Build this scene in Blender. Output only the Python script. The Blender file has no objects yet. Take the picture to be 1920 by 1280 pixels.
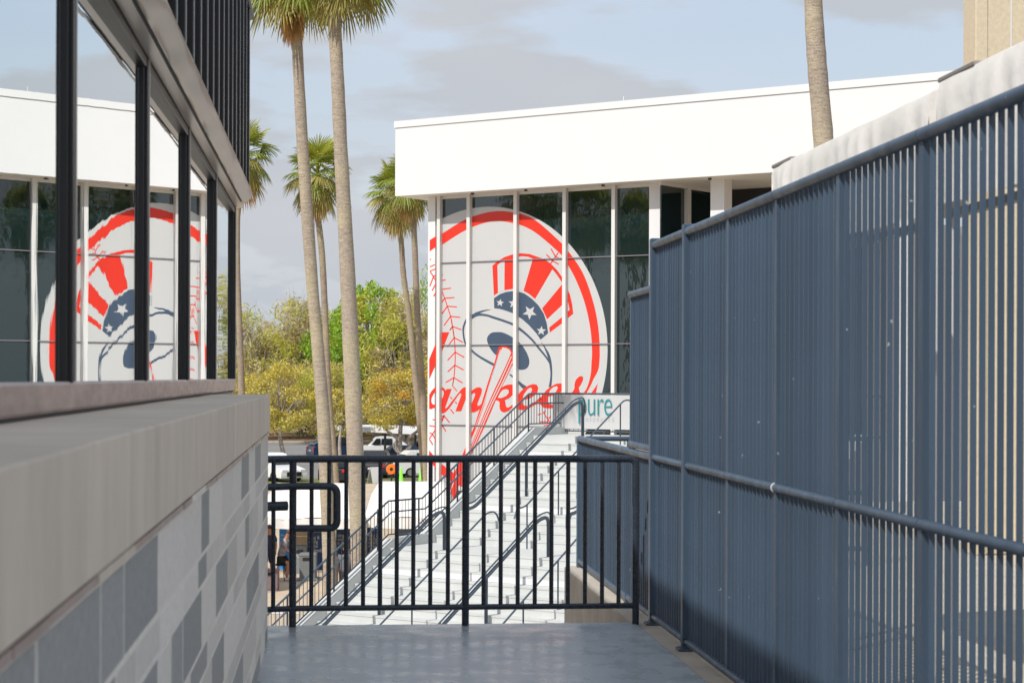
import bpy, bmesh, math, random
from mathutils import Vector, Matrix
from mathutils.geometry import tessellate_polygon
R_ = math.radians
scn = bpy.context.scene
COL = scn.collection

# ------------------------------------------------------------------ camera
F, CX, CY = 3500.0, 960.0, 708.0          # focal length and principal point, in photo pixels
YAW, ROLL, EYE = R_(5.43), 0.0034, 1.6
Rt = Vector((math.cos(YAW), -math.sin(YAW), 0)); Fw = Vector((math.sin(YAW), math.cos(YAW), 0)); Up = Vector((0, 0, 1))
CAMP = Vector((0, 0, EYE))
cam_d = bpy.data.cameras.new('camera'); cam = bpy.data.objects.new('camera', cam_d); COL.objects.link(cam)
cx_ = Rt*math.cos(ROLL)+Up*math.sin(ROLL); cy_ = -Rt*math.sin(ROLL)+Up*math.cos(ROLL); cz_ = -Fw
cam.matrix_world = Matrix(((cx_.x, cy_.x, cz_.x, 0), (cx_.y, cy_.y, cz_.y, 0), (cx_.z, cy_.z, cz_.z, EYE), (0, 0, 0, 1)))
cam_d.sensor_fit = 'HORIZONTAL'; cam_d.sensor_width = 36; cam_d.lens = F*36/1920
cam_d.shift_y = 68/1920; cam_d.clip_start = 0.05; cam_d.clip_end = 3000
cam_d.dof.use_dof = True; cam_d.dof.focus_distance = 38; cam_d.dof.aperture_fstop = 9
scn.camera = cam

# ------------------------------------------------------------------ light
AZ = R_(38.8)                               # the glass building's face is turned this far
E = Vector((math.cos(AZ), -math.sin(AZ), 0)); N = Vector((-math.sin(AZ), -math.cos(AZ), 0))
SUN_AZ, SUN_EL = R_(41.5), R_(47.5)
SUN = Vector((-math.sin(SUN_AZ)*math.cos(SUN_EL), -math.cos(SUN_AZ)*math.cos(SUN_EL), math.sin(SUN_EL)))
sd = bpy.data.lights.new('sun', 'SUN'); sd.energy = 2.25; sd.angle = R_(0.55); sd.color = (1.0, 0.955, 0.89)
so = bpy.data.objects.new('sun', sd); COL.objects.link(so); so.location = (0, 0, 60)
so.rotation_euler = (-SUN).to_track_quat('-Z', 'Y').to_euler()
w = bpy.data.worlds.new('World'); scn.world = w; w.use_nodes = True
nt = w.node_tree; nt.nodes.clear()
wo = nt.nodes.new('ShaderNodeOutputWorld'); bg = nt.nodes.new('ShaderNodeBackground'); sky = nt.nodes.new('ShaderNodeTexSky')
sky.sky_type = 'NISHITA'; sky.sun_disc = False; sky.sun_elevation = SUN_EL; sky.sun_rotation = math.atan2(SUN.x, SUN.y)
sky.air_density = 1.0; sky.dust_density = 0.8; sky.ozone_density = 1.0
tc = nt.nodes.new('ShaderNodeTexCoord'); mp = nt.nodes.new('ShaderNodeMapping'); mp.inputs['Scale'].default_value = (1, 1, 3.4)
mp.inputs['Location'].default_value = (1.35, 0.4, 0.25)
nz = nt.nodes.new('ShaderNodeTexNoise'); nz.inputs['Scale'].default_value = 5.0; nz.inputs['Detail'].default_value = 6; nz.inputs['Roughness'].default_value = 0.52
rp = nt.nodes.new('ShaderNodeValToRGB'); rp.color_ramp.elements[0].position = 0.27; rp.color_ramp.elements[1].position = 0.55
mx = nt.nodes.new('ShaderNodeMix'); mx.data_type = 'RGBA'
nz2 = nt.nodes.new('ShaderNodeTexNoise'); nz2.inputs['Scale'].default_value = 3.0; nz2.inputs['Detail'].default_value = 4
cr = nt.nodes.new('ShaderNodeValToRGB')
cr.color_ramp.elements[0].position = 0.35; cr.color_ramp.elements[0].color = (2.26, 2.46, 2.72, 1)
cr.color_ramp.elements[1].position = 0.7; cr.color_ramp.elements[1].color = (2.62, 2.68, 2.86, 1)
L = nt.links.new
L(tc.outputs['Generated'], mp.inputs['Vector']); L(mp.outputs['Vector'], nz.inputs['Vector']); L(mp.outputs['Vector'], nz2.inputs['Vector'])
sx_ = nt.nodes.new('ShaderNodeSeparateXYZ'); hz = nt.nodes.new('ShaderNodeMapRange'); mxm = nt.nodes.new('ShaderNodeMath'); mxm.operation = 'MAXIMUM'
hz.inputs['From Min'].default_value = 0.0; hz.inputs['From Max'].default_value = 0.42; hz.inputs['To Min'].default_value = 1.0; hz.inputs['To Max'].default_value = 0.48
L(tc.outputs['Generated'], sx_.inputs['Vector']); L(sx_.outputs['Z'], hz.inputs['Value'])
L(rp.outputs['Color'], mxm.inputs[0]); L(hz.outputs['Result'], mxm.inputs[1])
L(nz.outputs['Fac'], rp.inputs['Fac']); L(mxm.outputs['Value'], mx.inputs['Factor']); L(nz2.outputs['Fac'], cr.inputs['Fac'])
L(sky.outputs['Color'], mx.inputs['A']); L(cr.outputs['Color'], mx.inputs['B']); L(mx.outputs['Result'], bg.inputs['Color'])
bg.inputs['Strength'].default_value = 0.122
L(bg.outputs['Background'], wo.inputs['Surface'])
scn.view_settings.view_transform = 'Standard'; scn.view_settings.look = 'None'
scn.view_settings.exposure = 0.92; scn.view_settings.gamma = 1.0; scn.view_settings.use_curve_mapping = False
scn.cycles.max_bounces = 8; scn.cycles.glossy_bounces = 5; scn.cycles.use_denoising = True

# ------------------------------------------------------------------ helpers
def ray(px, py):
    dx, dy = px-CX, py-CY
    u = dx*math.cos(ROLL)+dy*math.sin(ROLL); v = -dx*math.sin(ROLL)+dy*math.cos(ROLL)
    return Rt*(u/F)+Fw-Up*(v/F)
def at(px, py, depth): return CAMP+ray(px, py)*depth
def onz(px, py, z):
    d = ray(px, py); return CAMP+d*((z-EYE)/d.z)
FA = at(806, 372, 67.0)                     # left top corner of the glazing
def fac(px, py, off=0.0):
    d = ray(px, py); t = (off-(CAMP-FA).dot(N))/d.dot(N); return CAMP+d*t
def fs(px, off=0.0): return (fac(px, 600, off)-FA).dot(E)     # distance along the face
def fp(s, z, off=0.0): p = FA+E*s+N*off; return Vector((p.x, p.y, z))

MATS = {}
def mat(name, col, rough=0.6, metal=0.0, var=0.0, vscale=8.0, bump=0.0, bscale=40.0, ior=1.5, stretch=(1, 1, 1), spec=None, dark=None, rvar=0.0):
    if name in MATS: return MATS[name]
    m = bpy.data.materials.new(name); m.use_nodes = True; n = m.node_tree; b = n.nodes['Principled BSDF']
    b.inputs['Base Color'].default_value = (*col, 1); b.inputs['Roughness'].default_value = rough
    b.inputs['Metallic'].default_value = metal; b.inputs['IOR'].default_value = ior
    if var or bump or rvar:
        t = n.nodes.new('ShaderNodeTexCoord'); mpn = n.nodes.new('ShaderNodeMapping'); mpn.inputs['Scale'].default_value = stretch
        n.links.new(t.outputs['Object'], mpn.inputs['Vector'])
    if var:
        z = n.nodes.new('ShaderNodeTexNoise'); z.inputs['Scale'].default_value = vscale; z.inputs['Detail'].default_value = 6; z.inputs['Roughness'].default_value = 0.65
        r = n.nodes.new('ShaderNodeValToRGB'); e = r.color_ramp.elements
        lo = dark if dark else tuple(c*(1-var) for c in col); hi = tuple(min(1, c*(1+var)) for c in col)
        e[0].position = 0.3; e[0].color = (*lo, 1); e[1].position = 0.72; e[1].color = (*hi, 1)
        n.links.new(mpn.outputs['Vector'], z.inputs['Vector']); n.links.new(z.outputs['Fac'], r.inputs['Fac']); n.links.new(r.outputs['Color'], b.inputs['Base Color'])
    if rvar:
        z = n.nodes.new('ShaderNodeTexNoise'); z.inputs['Scale'].default_value = vscale*2.3; z.inputs['Detail'].default_value = 5
        r = n.nodes.new('ShaderNodeMapRange'); r.inputs['To Min'].default_value = max(0.02, rough-rvar); r.inputs['To Max'].default_value = min(1, rough+rvar)
        r.inputs['From Min'].default_value = 0.3; r.inputs['From Max'].default_value = 0.7
        n.links.new(mpn.outputs['Vector'], z.inputs['Vector']); n.links.new(z.outputs['Fac'], r.inputs['Value']); n.links.new(r.outputs['Result'], b.inputs['Roughness'])
    if bump:
        z = n.nodes.new('ShaderNodeTexNoise'); z.inputs['Scale'].default_value = bscale; z.inputs['Detail'].default_value = 4
        bp = n.nodes.new('ShaderNodeBump'); bp.inputs['Strength'].default_value = 1.0; bp.inputs['Distance'].default_value = bump
        n.links.new(mpn.outputs['Vector'], z.inputs['Vector']); n.links.new(z.outputs['Fac'], bp.inputs['Height']); n.links.new(bp.outputs['Normal'], b.inputs['Normal'])
    MATS[name] = m; return m
def leafmat(name, col, var=0.35, trans=0.35):
    if name in MATS: return MATS[name]
    m = bpy.data.materials.new(name); m.use_nodes = True; n = m.node_tree; b = n.nodes['Principled BSDF']; out = n.nodes['Material Output']
    t = n.nodes.new('ShaderNodeTexCoord'); z = n.nodes.new('ShaderNodeTexNoise'); z.inputs['Scale'].default_value = 1.1; z.inputs['Detail'].default_value = 5; z.inputs['Roughness'].default_value = 0.7
    r = n.nodes.new('ShaderNodeValToRGB'); e = r.color_ramp.elements
    e[0].position = 0.34; e[0].color = (*[c*(1-var) for c in col], 1); e[1].position = 0.68; e[1].color = (*[c*(1+var) for c in col], 1)
    n.links.new(t.outputs['Object'], z.inputs['Vector']); n.links.new(z.outputs['Fac'], r.inputs['Fac']); n.links.new(r.outputs['Color'], b.inputs['Base Color'])
    b.inputs['Roughness'].default_value = 0.5
    tr = n.nodes.new('ShaderNodeBsdfTranslucent'); n.links.new(r.outputs['Color'], tr.inputs['Color'])
    ms = n.nodes.new('ShaderNodeMixShader'); ms.inputs['Fac'].default_value = trans
    n.links.new(b.outputs['BSDF'], ms.inputs[1]); n.links.new(tr.outputs['BSDF'], ms.inputs[2]); n.links.new(ms.outputs['Shader'], out.inputs['Surface'])
    MATS[name] = m; return m

def link(o, parent=None):
    COL.objects.link(o)
    if parent is not None:
        o.parent = parent
        if parent.parent is None: o.matrix_parent_inverse = Matrix.Translation(-parent.location)
    return o
def thing(name, label, cat, loc, group=None):
    o = bpy.data.objects.new(name, None); o.empty_display_size = 0.2; COL.objects.link(o); o.location = loc
    o['label'] = label; o['category'] = cat
    if group: o['group'] = group
    return o
def tag(o, label=None, cat=None, group=None, kind=None):
    if label: o['label'] = label
    if cat: o['category'] = cat
    if group: o['group'] = group
    if kind: o['kind'] = kind
    return o

class MB:
    def __init__(s): s.v = []; s.f = []; s.mi = []; s.cur = 0
    def add(s, vs, fs_):
        o = len(s.v); s.v += [tuple(p) for p in vs]; s.f += [tuple(i+o for i in q) for q in fs_]; s.mi += [s.cur]*len(fs_); return s
    def obox(s, c, ax, ay, az):
        c, ax, ay, az = Vector(c), Vector(ax), Vector(ay), Vector(az)
        vs = [c+ax*i+ay*j+az*k for k in (-1, 1) for j in (-1, 1) for i in (-1, 1)]
        if ax.cross(ay).dot(az) < 0: fl = lambda q: q[::-1]
        else: fl = lambda q: q
        return s.add(vs, [fl(q) for q in ((0, 2, 3, 1), (4, 5, 7, 6), (0, 1, 5, 4), (2, 6, 7, 3), (0, 4, 6, 2), (1, 3, 7, 5))])
    def box(s, x0, x1, y0, y1, z0, z1):
        return s.obox(((x0+x1)/2, (y0+y1)/2, (z0+z1)/2), ((x1-x0)/2, 0, 0), (0, (y1-y0)/2, 0), (0, 0, (z1-z0)/2))
    def cbox(s, x0, x1, y0, y1, z0, z1, c):      # chamfered box
        X, Y, Z = (x0, x1), (y0, y1), (z0, z1); vs = []; idx = {}
        for i in (0, 1):
            for j in (0, 1):
                for k in (0, 1):
                    sx, sy, sz = (c if i == 0 else -c), (c if j == 0 else -c), (c if k == 0 else -c)
                    idx[i, j, k] = len(vs)
                    vs += [(X[i], Y[j]+sy, Z[k]+sz), (X[i]+sx, Y[j], Z[k]+sz), (X[i]+sx, Y[j]+sy, Z[k])]
        fsx = []
        def g(i, j, k, a): return idx[i, j, k]+a
        for i in (0, 1):
            q = [g(i, 0, 0, 0), g(i, 1, 0, 0), g(i, 1, 1, 0), g(i, 0, 1, 0)]; fsx.append(q if i else q[::-1])
            q = [g(0, i, 0, 1), g(0, i, 1, 1), g(1, i, 1, 1), g(1, i, 0, 1)]; fsx.append(q if i else q[::-1])
            q = [g(0, 0, i, 2), g(1, 0, i, 2), g(1, 1, i, 2), g(0, 1, i, 2)]; fsx.append(q if i else q[::-1])
        for i in (0, 1):
            for j in (0, 1):
                fsx.append([g(i, j, 0, 0), g(i, j, 0, 1), g(i, j, 1, 1), g(i, j, 1, 0)])
                fsx.append([g(i, 0, j, 0), g(i, 0, j, 2), g(i, 1, j, 2), g(i, 1, j, 0)])
                fsx.append([g(0, i, j, 1), g(0, i, j, 2), g(1, i, j, 2), g(1, i, j, 1)])
                for k in (0, 1): fsx.append([g(i, j, k, 0), g(i, j, k, 1), g(i, j, k, 2)])
        return s.add(vs, fsx)
    def tube(s, pts, r, n=8, caps=True):
        pts = [Vector(p) for p in pts]; m = len(pts); rs = r if isinstance(r, (list, tuple)) else [r]*m
        vs = []; ref = None
        for i, p in enumerate(pts):
            t = (pts[min(i+1, m-1)]-pts[max(i-1, 0)]).normalized()
            if ref is None: ref = Vector((0, 0, 1)) if abs(t.z) < 0.9 else Vector((1, 0, 0))
            a = t.cross(ref)
            if a.length < 1e-4: a = t.orthogonal()
            a.normalize(); b = a.cross(t).normalized(); ref = b
            for k in range(n):
                q = 2*math.pi*k/n; vs.append(p+(a*math.cos(q)+b*math.sin(q))*rs[i])
        fsx = [(i*n+k, i*n+(k+1) % n, (i+1)*n+(k+1) % n, (i+1)*n+k) for i in range(m-1) for k in range(n)]
        if caps: fsx += [tuple(range(n))[::-1], tuple((m-1)*n+k for k in range(n))]
        return s.add(vs, fsx)
    def prism(s, poly, ex):                       # planar polygon (3d points) extruded along ex
        poly = [Vector(p) for p in poly]; n = len(poly); ex = Vector(ex)
        tri = tessellate_polygon([poly]); vs = poly+[p+ex for p in poly]
        fsx = [tuple(t) for t in tri]+[tuple(i+n for i in t[::-1]) for t in tri]+[(i, (i+1) % n, n+(i+1) % n, n+i) for i in range(n)]
        return s.add(vs, fsx)
    def flat(s, poly):
        poly = [Vector(p) for p in poly]; return s.add(poly, [tuple(t) for t in tessellate_polygon([poly])])
    def mesh(s, name, mats, smooth=False, recalc=True):
        me = bpy.data.meshes.new(name); me.from_pydata(s.v, [], s.f)
        for m in (mats if isinstance(mats, (list, tuple)) else [mats]): me.materials.append(m)
        if any(s.mi): me.polygons.foreach_set('material_index', s.mi)
        if recalc:
            bm = bmesh.new(); bm.from_mesh(me); bmesh.ops.recalc_face_normals(bm, faces=bm.faces); bm.to_mesh(me); bm.free()
        if smooth:
            me.polygons.foreach_set('use_smooth', [True]*len(me.polygons))
            if smooth == 'auto':
                try: me.set_sharp_from_angle(angle=R_(40))
                except Exception: pass
        me.update(); return me
    def build(s, name, mats, parent=None, smooth=False, recalc=True):
        return link(bpy.data.objects.new(name, s.mesh(name, mats, smooth, recalc)), parent)
def inst(name, me, loc, parent, rz=0.0, sc=None, rot=None):
    o = bpy.data.objects.new(name, me); o.location = loc; o.rotation_euler = rot if rot else (0, 0, rz)
    if sc: o.scale = sc
    return link(o, parent)
def arc(pts, rad, n=5):                         # round the inner corners of a polyline
    pts = [Vector(p) for p in pts]; out = [pts[0]]
    for a, b, c in zip(pts, pts[1:], pts[2:]):
        d1 = (a-b); d2 = (c-b); q = min(rad, d1.length*0.49, d2.length*0.49); p1 = b+d1.normalized()*q; p2 = b+d2.normalized()*q
        for k in range(n+1):
            t = k/n; out.append(p1*(1-t)**2+b*2*t*(1-t)+p2*t*t)
    return out+[pts[-1]]

# ------------------------------------------------------------------ materials
m_fence = mat('fence_paint', (0.050, 0.082, 0.128), 0.42, var=0.10, vscale=5, rvar=0.08, stretch=(1, 1, 0.3))
m_navy = mat('rail_paint', (0.026, 0.037, 0.055), 0.27, var=0.2, vscale=12, rvar=0.1)
m_rail2 = mat('stair_rail_paint', (0.060, 0.085, 0.115), 0.45, var=0.15, vscale=6)
m_black = mat('black_aluminium', (0.012, 0.012, 0.014), 0.4, var=0.3, vscale=3, stretch=(1, 1, 0.2))
m_steel = mat('dull_steel', (0.36, 0.335, 0.305), 0.33, metal=1.0, bump=0.003, bscale=1.6)
m_sill = mat('sill_metal', (0.52, 0.42, 0.385), 0.42, metal=0.55, var=0.22, vscale=6, rvar=0.12, stretch=(1, 0.5, 2))
m_trimlt = mat('pale_aluminium', (0.60, 0.56, 0.53), 0.35, metal=0.6)
m_cope = mat('limestone', (0.72, 0.635, 0.535), 0.85, var=0.10, vscale=4, bump=0.0012, bscale=160, stretch=(1, 1.6, 0.5))
m_blk = [mat('block_pale', (0.84, 0.80, 0.75), 0.9, var=0.10, vscale=30, bump=0.0015, bscale=180),
         mat('block_mid', (0.72, 0.685, 0.64), 0.9, var=0.10, vscale=30, bump=0.0015, bscale=180),
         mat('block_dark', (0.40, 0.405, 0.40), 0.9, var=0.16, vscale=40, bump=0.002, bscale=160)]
m_mort = mat('mortar', (0.88, 0.84, 0.77), 0.95, var=0.12, vscale=20)
m_deck = mat('deck_paint', (0.43, 0.48, 0.52), 0.30, var=0.06, vscale=2.0, bump=0.0003, bscale=140, rvar=0.12)
m_conc = mat('bare_concrete', (0.44, 0.40, 0.34), 0.9, var=0.18, vscale=3, bump=0.002, bscale=60)
m_plaza = mat('plaza_concrete', (0.50, 0.40, 0.29), 0.9, var=0.14, vscale=0.7)
m_asph = mat('asphalt', (0.20, 0.195, 0.19), 0.9, var=0.14, vscale=0.3)
m_white = mat('white_panel', (0.70, 0.705, 0.71), 0.45, var=0.02, vscale=0.6)
m_wtrim = mat('white_trim', (0.66, 0.66, 0.645), 0.5)
m_soff = mat('soffit', (0.72, 0.72, 0.69), 0.6)
m_vinyl = mat('white_vinyl', (0.52, 0.525, 0.525), 0.3, var=0.02, vscale=0.5)
m_red = mat('red_vinyl', (0.70, 0.034, 0.017), 0.3, var=0.10, vscale=0.8, stretch=(1, 1, 0.1))
m_nvy = mat('navy_vinyl', (0.055, 0.085, 0.135), 0.3, var=0.10, vscale=0.8, stretch=(1, 1, 0.1))
m_glass = mat('tinted_glass', (0.006, 0.018, 0.019), 0.02, ior=2.0, bump=0.010, bscale=0.8, stretch=(1, 1, 0.5))
m_mirror = mat('mirror_glass', (0.77, 0.825, 0.83), 0.0, metal=1.0, bump=0.00035, bscale=2.0, stretch=(1, 1.0, 0.35))
m_step = mat('painted_step', (0.53, 0.545, 0.535), 0.6, var=0.06, vscale=1.5)
m_band = mat('white_step_band', (0.66, 0.67, 0.675), 0.5)
m_tent = mat('white_canvas', (0.78, 0.755, 0.715), 0.7, var=0.06, vscale=1.5, bump=0.015, bscale=4.0)
m_tower = mat('exposed_aggregate', (0.60, 0.51, 0.365), 0.95, var=0.10, vscale=22, bump=0.002, bscale=60)
m_dirt = mat('leaf_litter', (0.22, 0.13, 0.065), 0.95, var=0.35, vscale=2)
m_lawn = mat('lawn', (0.14, 0.145, 0.035), 0.95, var=0.35, vscale=1.5)
m_joint = mat('dark_joint', (0.03, 0.03, 0.035), 0.6)
m_rub = mat('rubber', (0.012, 0.012, 0.013), 0.75)
m_alu = mat('aluminium_wheel', (0.5, 0.5, 0.52), 0.35, metal=0.9)
m_carglass = mat('car_glass', (0.01, 0.013, 0.015), 0.05, ior=1.6)

def obj_random(m, amt):                          # every picket and rail takes the paint a little differently
    n = m.node_tree; b = n.nodes['Principled BSDF']; src = b.inputs['Base Color'].links[0].from_socket
    oi = n.nodes.new('ShaderNodeObjectInfo'); mr = n.nodes.new('ShaderNodeMapRange'); mr.inputs['To Min'].default_value = 1-amt; mr.inputs['To Max'].default_value = 1+amt
    vm = n.nodes.new('ShaderNodeVectorMath'); vm.operation = 'SCALE'; n.links.new(oi.outputs['Random'], mr.inputs['Value']); n.links.new(src, vm.inputs[0]); n.links.new(mr.outputs['Result'], vm.inputs['Scale']); n.links.new(vm.outputs['Vector'], b.inputs['Base Color'])
obj_random(m_fence, .16)
def chips(m, col, scale, lo):                    # flecks of worn paint, in world space so that no two pickets match
    n = m.node_tree; b = n.nodes['Principled BSDF']; src = b.inputs['Base Color'].links[0].from_socket
    g = n.nodes.new('ShaderNodeNewGeometry'); z = n.nodes.new('ShaderNodeTexNoise'); z.inputs['Scale'].default_value = scale; z.inputs['Detail'].default_value = 3
    r = n.nodes.new('ShaderNodeValToRGB'); r.color_ramp.elements[0].position = lo; r.color_ramp.elements[1].position = lo+.015
    x = n.nodes.new('ShaderNodeMix'); x.data_type = 'RGBA'; n.links.new(g.outputs['Position'], z.inputs['Vector']); n.links.new(z.outputs['Fac'], r.inputs['Fac']); n.links.new(r.outputs['Color'], x.inputs['Factor'])
    n.links.new(src, x.inputs['A']); x.inputs['B'].default_value = (*col, 1); n.links.new(x.outputs['Result'], b.inputs['Base Color'])
chips(m_fence, (.34, .36, .37), 17, .735); chips(m_fence, (.30, .11, .05), 13, .765)
for m_ in m_blk: obj_random(m_, .07)
obj_random(m_cope, .05); obj_random(m_step, .02)

# ------------------------------------------------------------------ ground
ZG = -4.70
def sheet(name, x0, x1, y0, y1, z, m, kind='structure'):
    b = MB(); b.add([(x0, y0, z), (x1, y0, z), (x1, y1, z), (x0, y1, z)], [(0, 1, 2, 3)]); o = b.build(name, m); o['kind'] = kind; return o
sheet('ground', -900, 900, -200, 1500, ZG-0.012, m_dirt)
sheet('plaza', -60, 40, -10, 111, ZG, m_plaza)
sheet('lawn', -80, 80, 111.0, 117, ZG-0.004, m_lawn)
sheet('parking_lot', -90, 60, 117, 181, ZG-0.004, m_asph)
b = MB(); b.box(-90, 60, 181, 181.3, ZG-0.1, ZG+0.14); tag(b.build('kerb', m_conc), kind='structure')

# ------------------------------------------------------------------ deck and its edges
DECK_Y = 12.12
b = MB(); b.box(-3.0, 1.96, -7, DECK_Y, -0.30, 0.0); tag(b.build('deck_floor', m_deck), kind='structure')
b = MB(); b.cbox(1.962, 2.30, -7, 15.85, -4.66, -0.004, 0.012); tag(b.build('retaining_wall', m_conc), 'bare concrete retaining wall under the blue fence', 'wall')
b = MB(); b.box(2.302, 30, -7, 15.85, -0.4, -0.008); b.box(4.6, 30, 15.85, 24, -0.4, -0.008); tag(b.build('concourse_floor', m_conc), kind='structure')

# ------------------------------------------------------------------ dark building with mirror windows, and the stone wall before it
K = 0.893
DW = 0.39; W_END = 11.47; COPE_T, COPE_B = 1.492, 1.265
DS, DG = 0.73, 0.7615                         # sill face and glass plane
bld = thing('office_building', 'dark ribbed metal building with a strip of mirror windows above the stone wall', 'building', (-3, 4, ZG))
MUL = [3.27, 5.37, 7.45, 9.53, 11.68, 13.93]; Y0B = -8.0; YE = 13.95
b = MB(); b.box(-7, -DG-0.06, Y0B, YE-0.02, ZG, 4.15); b.build('wall', m_black, bld)
b = MB(); b.box(-DG-0.06, -DS-0.02, W_END-0.02, YE-0.02, ZG, COPE_T-0.004); b.build('base_wall', m_conc, bld)
b = MB(); b.cbox(-DG-0.05, -DS, Y0B, YE, COPE_T+0.012, 1.585, 0.008); b.build('sill', m_sill, bld)
b = MB(); b.box(-DG-0.05, -DS-0.015, Y0B, YE-0.01, COPE_T-0.002, COPE_T+0.014); b.build('sill_gap', m_joint, bld)
# panes: each sits at its own slight angle in the frame
TILT = [-0.0091, -0.0091, -0.0090, -0.0066, -0.0051, -0.0060]
ys = [0.9, *MUL]
for i in range(len(ys)-1):
    y0, y1 = ys[i], ys[i+1]; ym = (y0+y1)/2; h = (y1-y0)/2; a = TILT[i]
    b = MB(); nx, ny = 26, 16; vs = []
    for j in range(ny+1):
        for k in range(nx+1):
            yy = -h+2*h*k/nx; vs.append((-DG-math.sin(a)*yy-0.002, ym+yy, 1.58+1.28*j/ny))
    b.add(vs, [(j*(nx+1)+k, j*(nx+1)+k+1, (j+1)*(nx+1)+k+1, (j+1)*(nx+1)+k) for j in range(ny) for k in range(nx)])
    o = b.build('window_pane', m_mirror, bld, smooth=True, recalc=False)
for y in MUL:
    b = MB(); b.cbox(-DG-0.03, -DS+0.0, y-0.055, y-0.014, 1.583, 2.845, 0.003); b.cbox(-DG-0.03, -DS-0.012, y-0.075, y-0.055, 1.583, 2.845, 0.003)
    o = b.build('mullion', m_black, bld)
    b = MB(); b.box(-DG-0.02, -DS+0.004, y-0.0135, y, 1.586, 2.845); b.build('mullion_sheen', m_trimlt, o)  # pale strip: grazing reflection on the mullion front put into its colour
b = MB(); b.box(-DG-0.03, -DS-0.001, Y0B, YE-0.005, 2.845, 2.88); b.cbox(-DG-0.03, -DS-0.004, Y0B, YE-0.005, 2.807, 2.844, .003); b.build('window_head', m_black, bld)
b = MB(); b.box(-DS+0.001, -0.676, Y0B, YE-0.01, 2.849, 2.875); b.build('soffit_strip', m_trimlt, bld)
b = MB(); ny = 160; vs = []; prof = [(-0.660, 2.851), (-0.652, 2.857), (-0.640, 2.872), (-0.615, 2.896), (-0.598, 2.915), (-0.594, 2.928)]
rng = random.Random(4); ph = [rng.uniform(0, 6.28) for _ in range(8)]
for j in range(ny+1):
    y = Y0B+(YE-0.35-Y0B)*j/ny
    for k, (x, z) in enumerate(prof):
        wv = (math.sin(y*2.6+ph[0])+0.7*math.sin(y*5.3+ph[1]+k*.4)+0.5*math.sin(y*9.1+ph[2]))*0.0045*(1.9 if 0 < k < 4 else 0.2)
        vs.append((x-wv*.5, y, z+wv))
q = len(prof); b.add(vs, [(j*q+k, j*q+k+1, (j+1)*q+k+1, (j+1)*q+k) for j in range(ny) for k in range(q-1)])
b.build('flashing', m_steel, bld, smooth=True)
b = MB(); b.box(-0.676, -0.6615, Y0B, YE-0.4, 2.857, 2.895); b.build('flashing_gap', m_joint, bld)
b = MB(); b.box(-DG-0.06, -0.632, Y0B, YE-0.40, 2.935, 4.17); b.build('cladding', m_black, bld)
b = MB(); b.box(-7, -0.60, Y0B, 9.7, 4.212, 4.70); b.build('upper_parapet', m_black, bld)
b = MB(); b.cbox(-0.034, 0.0, -0.03, 0.03, 0, 1.235, 0.005); rib = b.mesh('rib', mat('rib_metal', (0.03, 0.027, 0.026), 0.34))
y = 2.0
while y < YE-0.42:
    inst('rib', rib, (-0.598, y, 2.936), bld); y += 0.43
b = MB(); b.cbox(-7, -0.585, Y0B, YE-0.36, 4.17, 4.21, 0.01); b.build('roof_edge', m_black, bld)

wall = thing('parapet_wall', 'low wall of mixed grey blocks under a smooth limestone coping', 'wall', (-DW-0.15, 5, 0))
b = MB(); b.box(-DG-0.01, -DW-0.0126, Y0B, W_END-0.012, -0.3, COPE_B-0.002); b.build('mortar_bed', m_mort, wall)
cj = [-8.0, -5.7, -4.6, -3.5, -2.4, -1.3, -0.2, 0.9, 1.95, 3.02, 4.15, 5.22, 6.3, 7.38, 8.46, 9.55, 10.6, W_END]
for y0, y1 in zip(cj, cj[1:]):
    dz = random.Random(int(y0*31)).uniform(-0.0015, 0.0015)
    b = MB(); b.cbox(-DS-0.06, -DW-dz, y0+0.003, y1-0.003, COPE_B+0.006, COPE_T+dz*.6, 0.004); b.build('coping_stone', m_cope, wall)
b = MB(); b.box(-DS-0.05, -DW-0.006, Y0B, W_END-0.006, COPE_B+0.004, COPE_T-0.006); b.build('coping_joint', m_mort, wall)
rng = random.Random(11); z = COPE_B-0.018; row = 0
# flashing strip under the coping, chipped in pieces
yy = 1.0
while yy < W_END-0.1:
    ln = rng.uniform(0.25, 0.8); ln = min(ln, W_END-0.02-yy)
    b = MB(); b.box(-DW-0.03, -DW-0.001-rng.uniform(0, 0.004), yy, yy+ln-0.006, COPE_B-0.015, COPE_B+0.001)
    b.build('shim', [m_sill, m_mort, m_cope, m_steel][rng.choice([0, 0, 1, 2])], wall); yy += ln
while z > -0.25:
    hgt = 0.193 if row % 2 == 0 else 0.094
    y = -1.5+rng.uniform(-0.3, 0.3); y1 = W_END
    while y < y1-0.02:
        ln = (rng.choice([0.70, 0.70, 0.36, 0.70]) if row % 2 == 0 else rng.choice([0.70, 0.36, 0.36, 0.52]))
        e_ = min(y+ln, y1)
        if y1-e_ < 0.12: e_ = y1
        if row % 2 == 0: mi = rng.choices([0, 1, 2], [0.5, 0.2, 0.3])[0]
        else: mi = rng.choices([0, 1, 2], [0.35, 0.6, 0.05])[0]
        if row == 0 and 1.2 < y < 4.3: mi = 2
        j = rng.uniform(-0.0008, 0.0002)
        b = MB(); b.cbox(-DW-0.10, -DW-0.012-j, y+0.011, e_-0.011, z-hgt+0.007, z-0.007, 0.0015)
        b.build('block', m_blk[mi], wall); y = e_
    z -= hgt; row += 1

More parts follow.
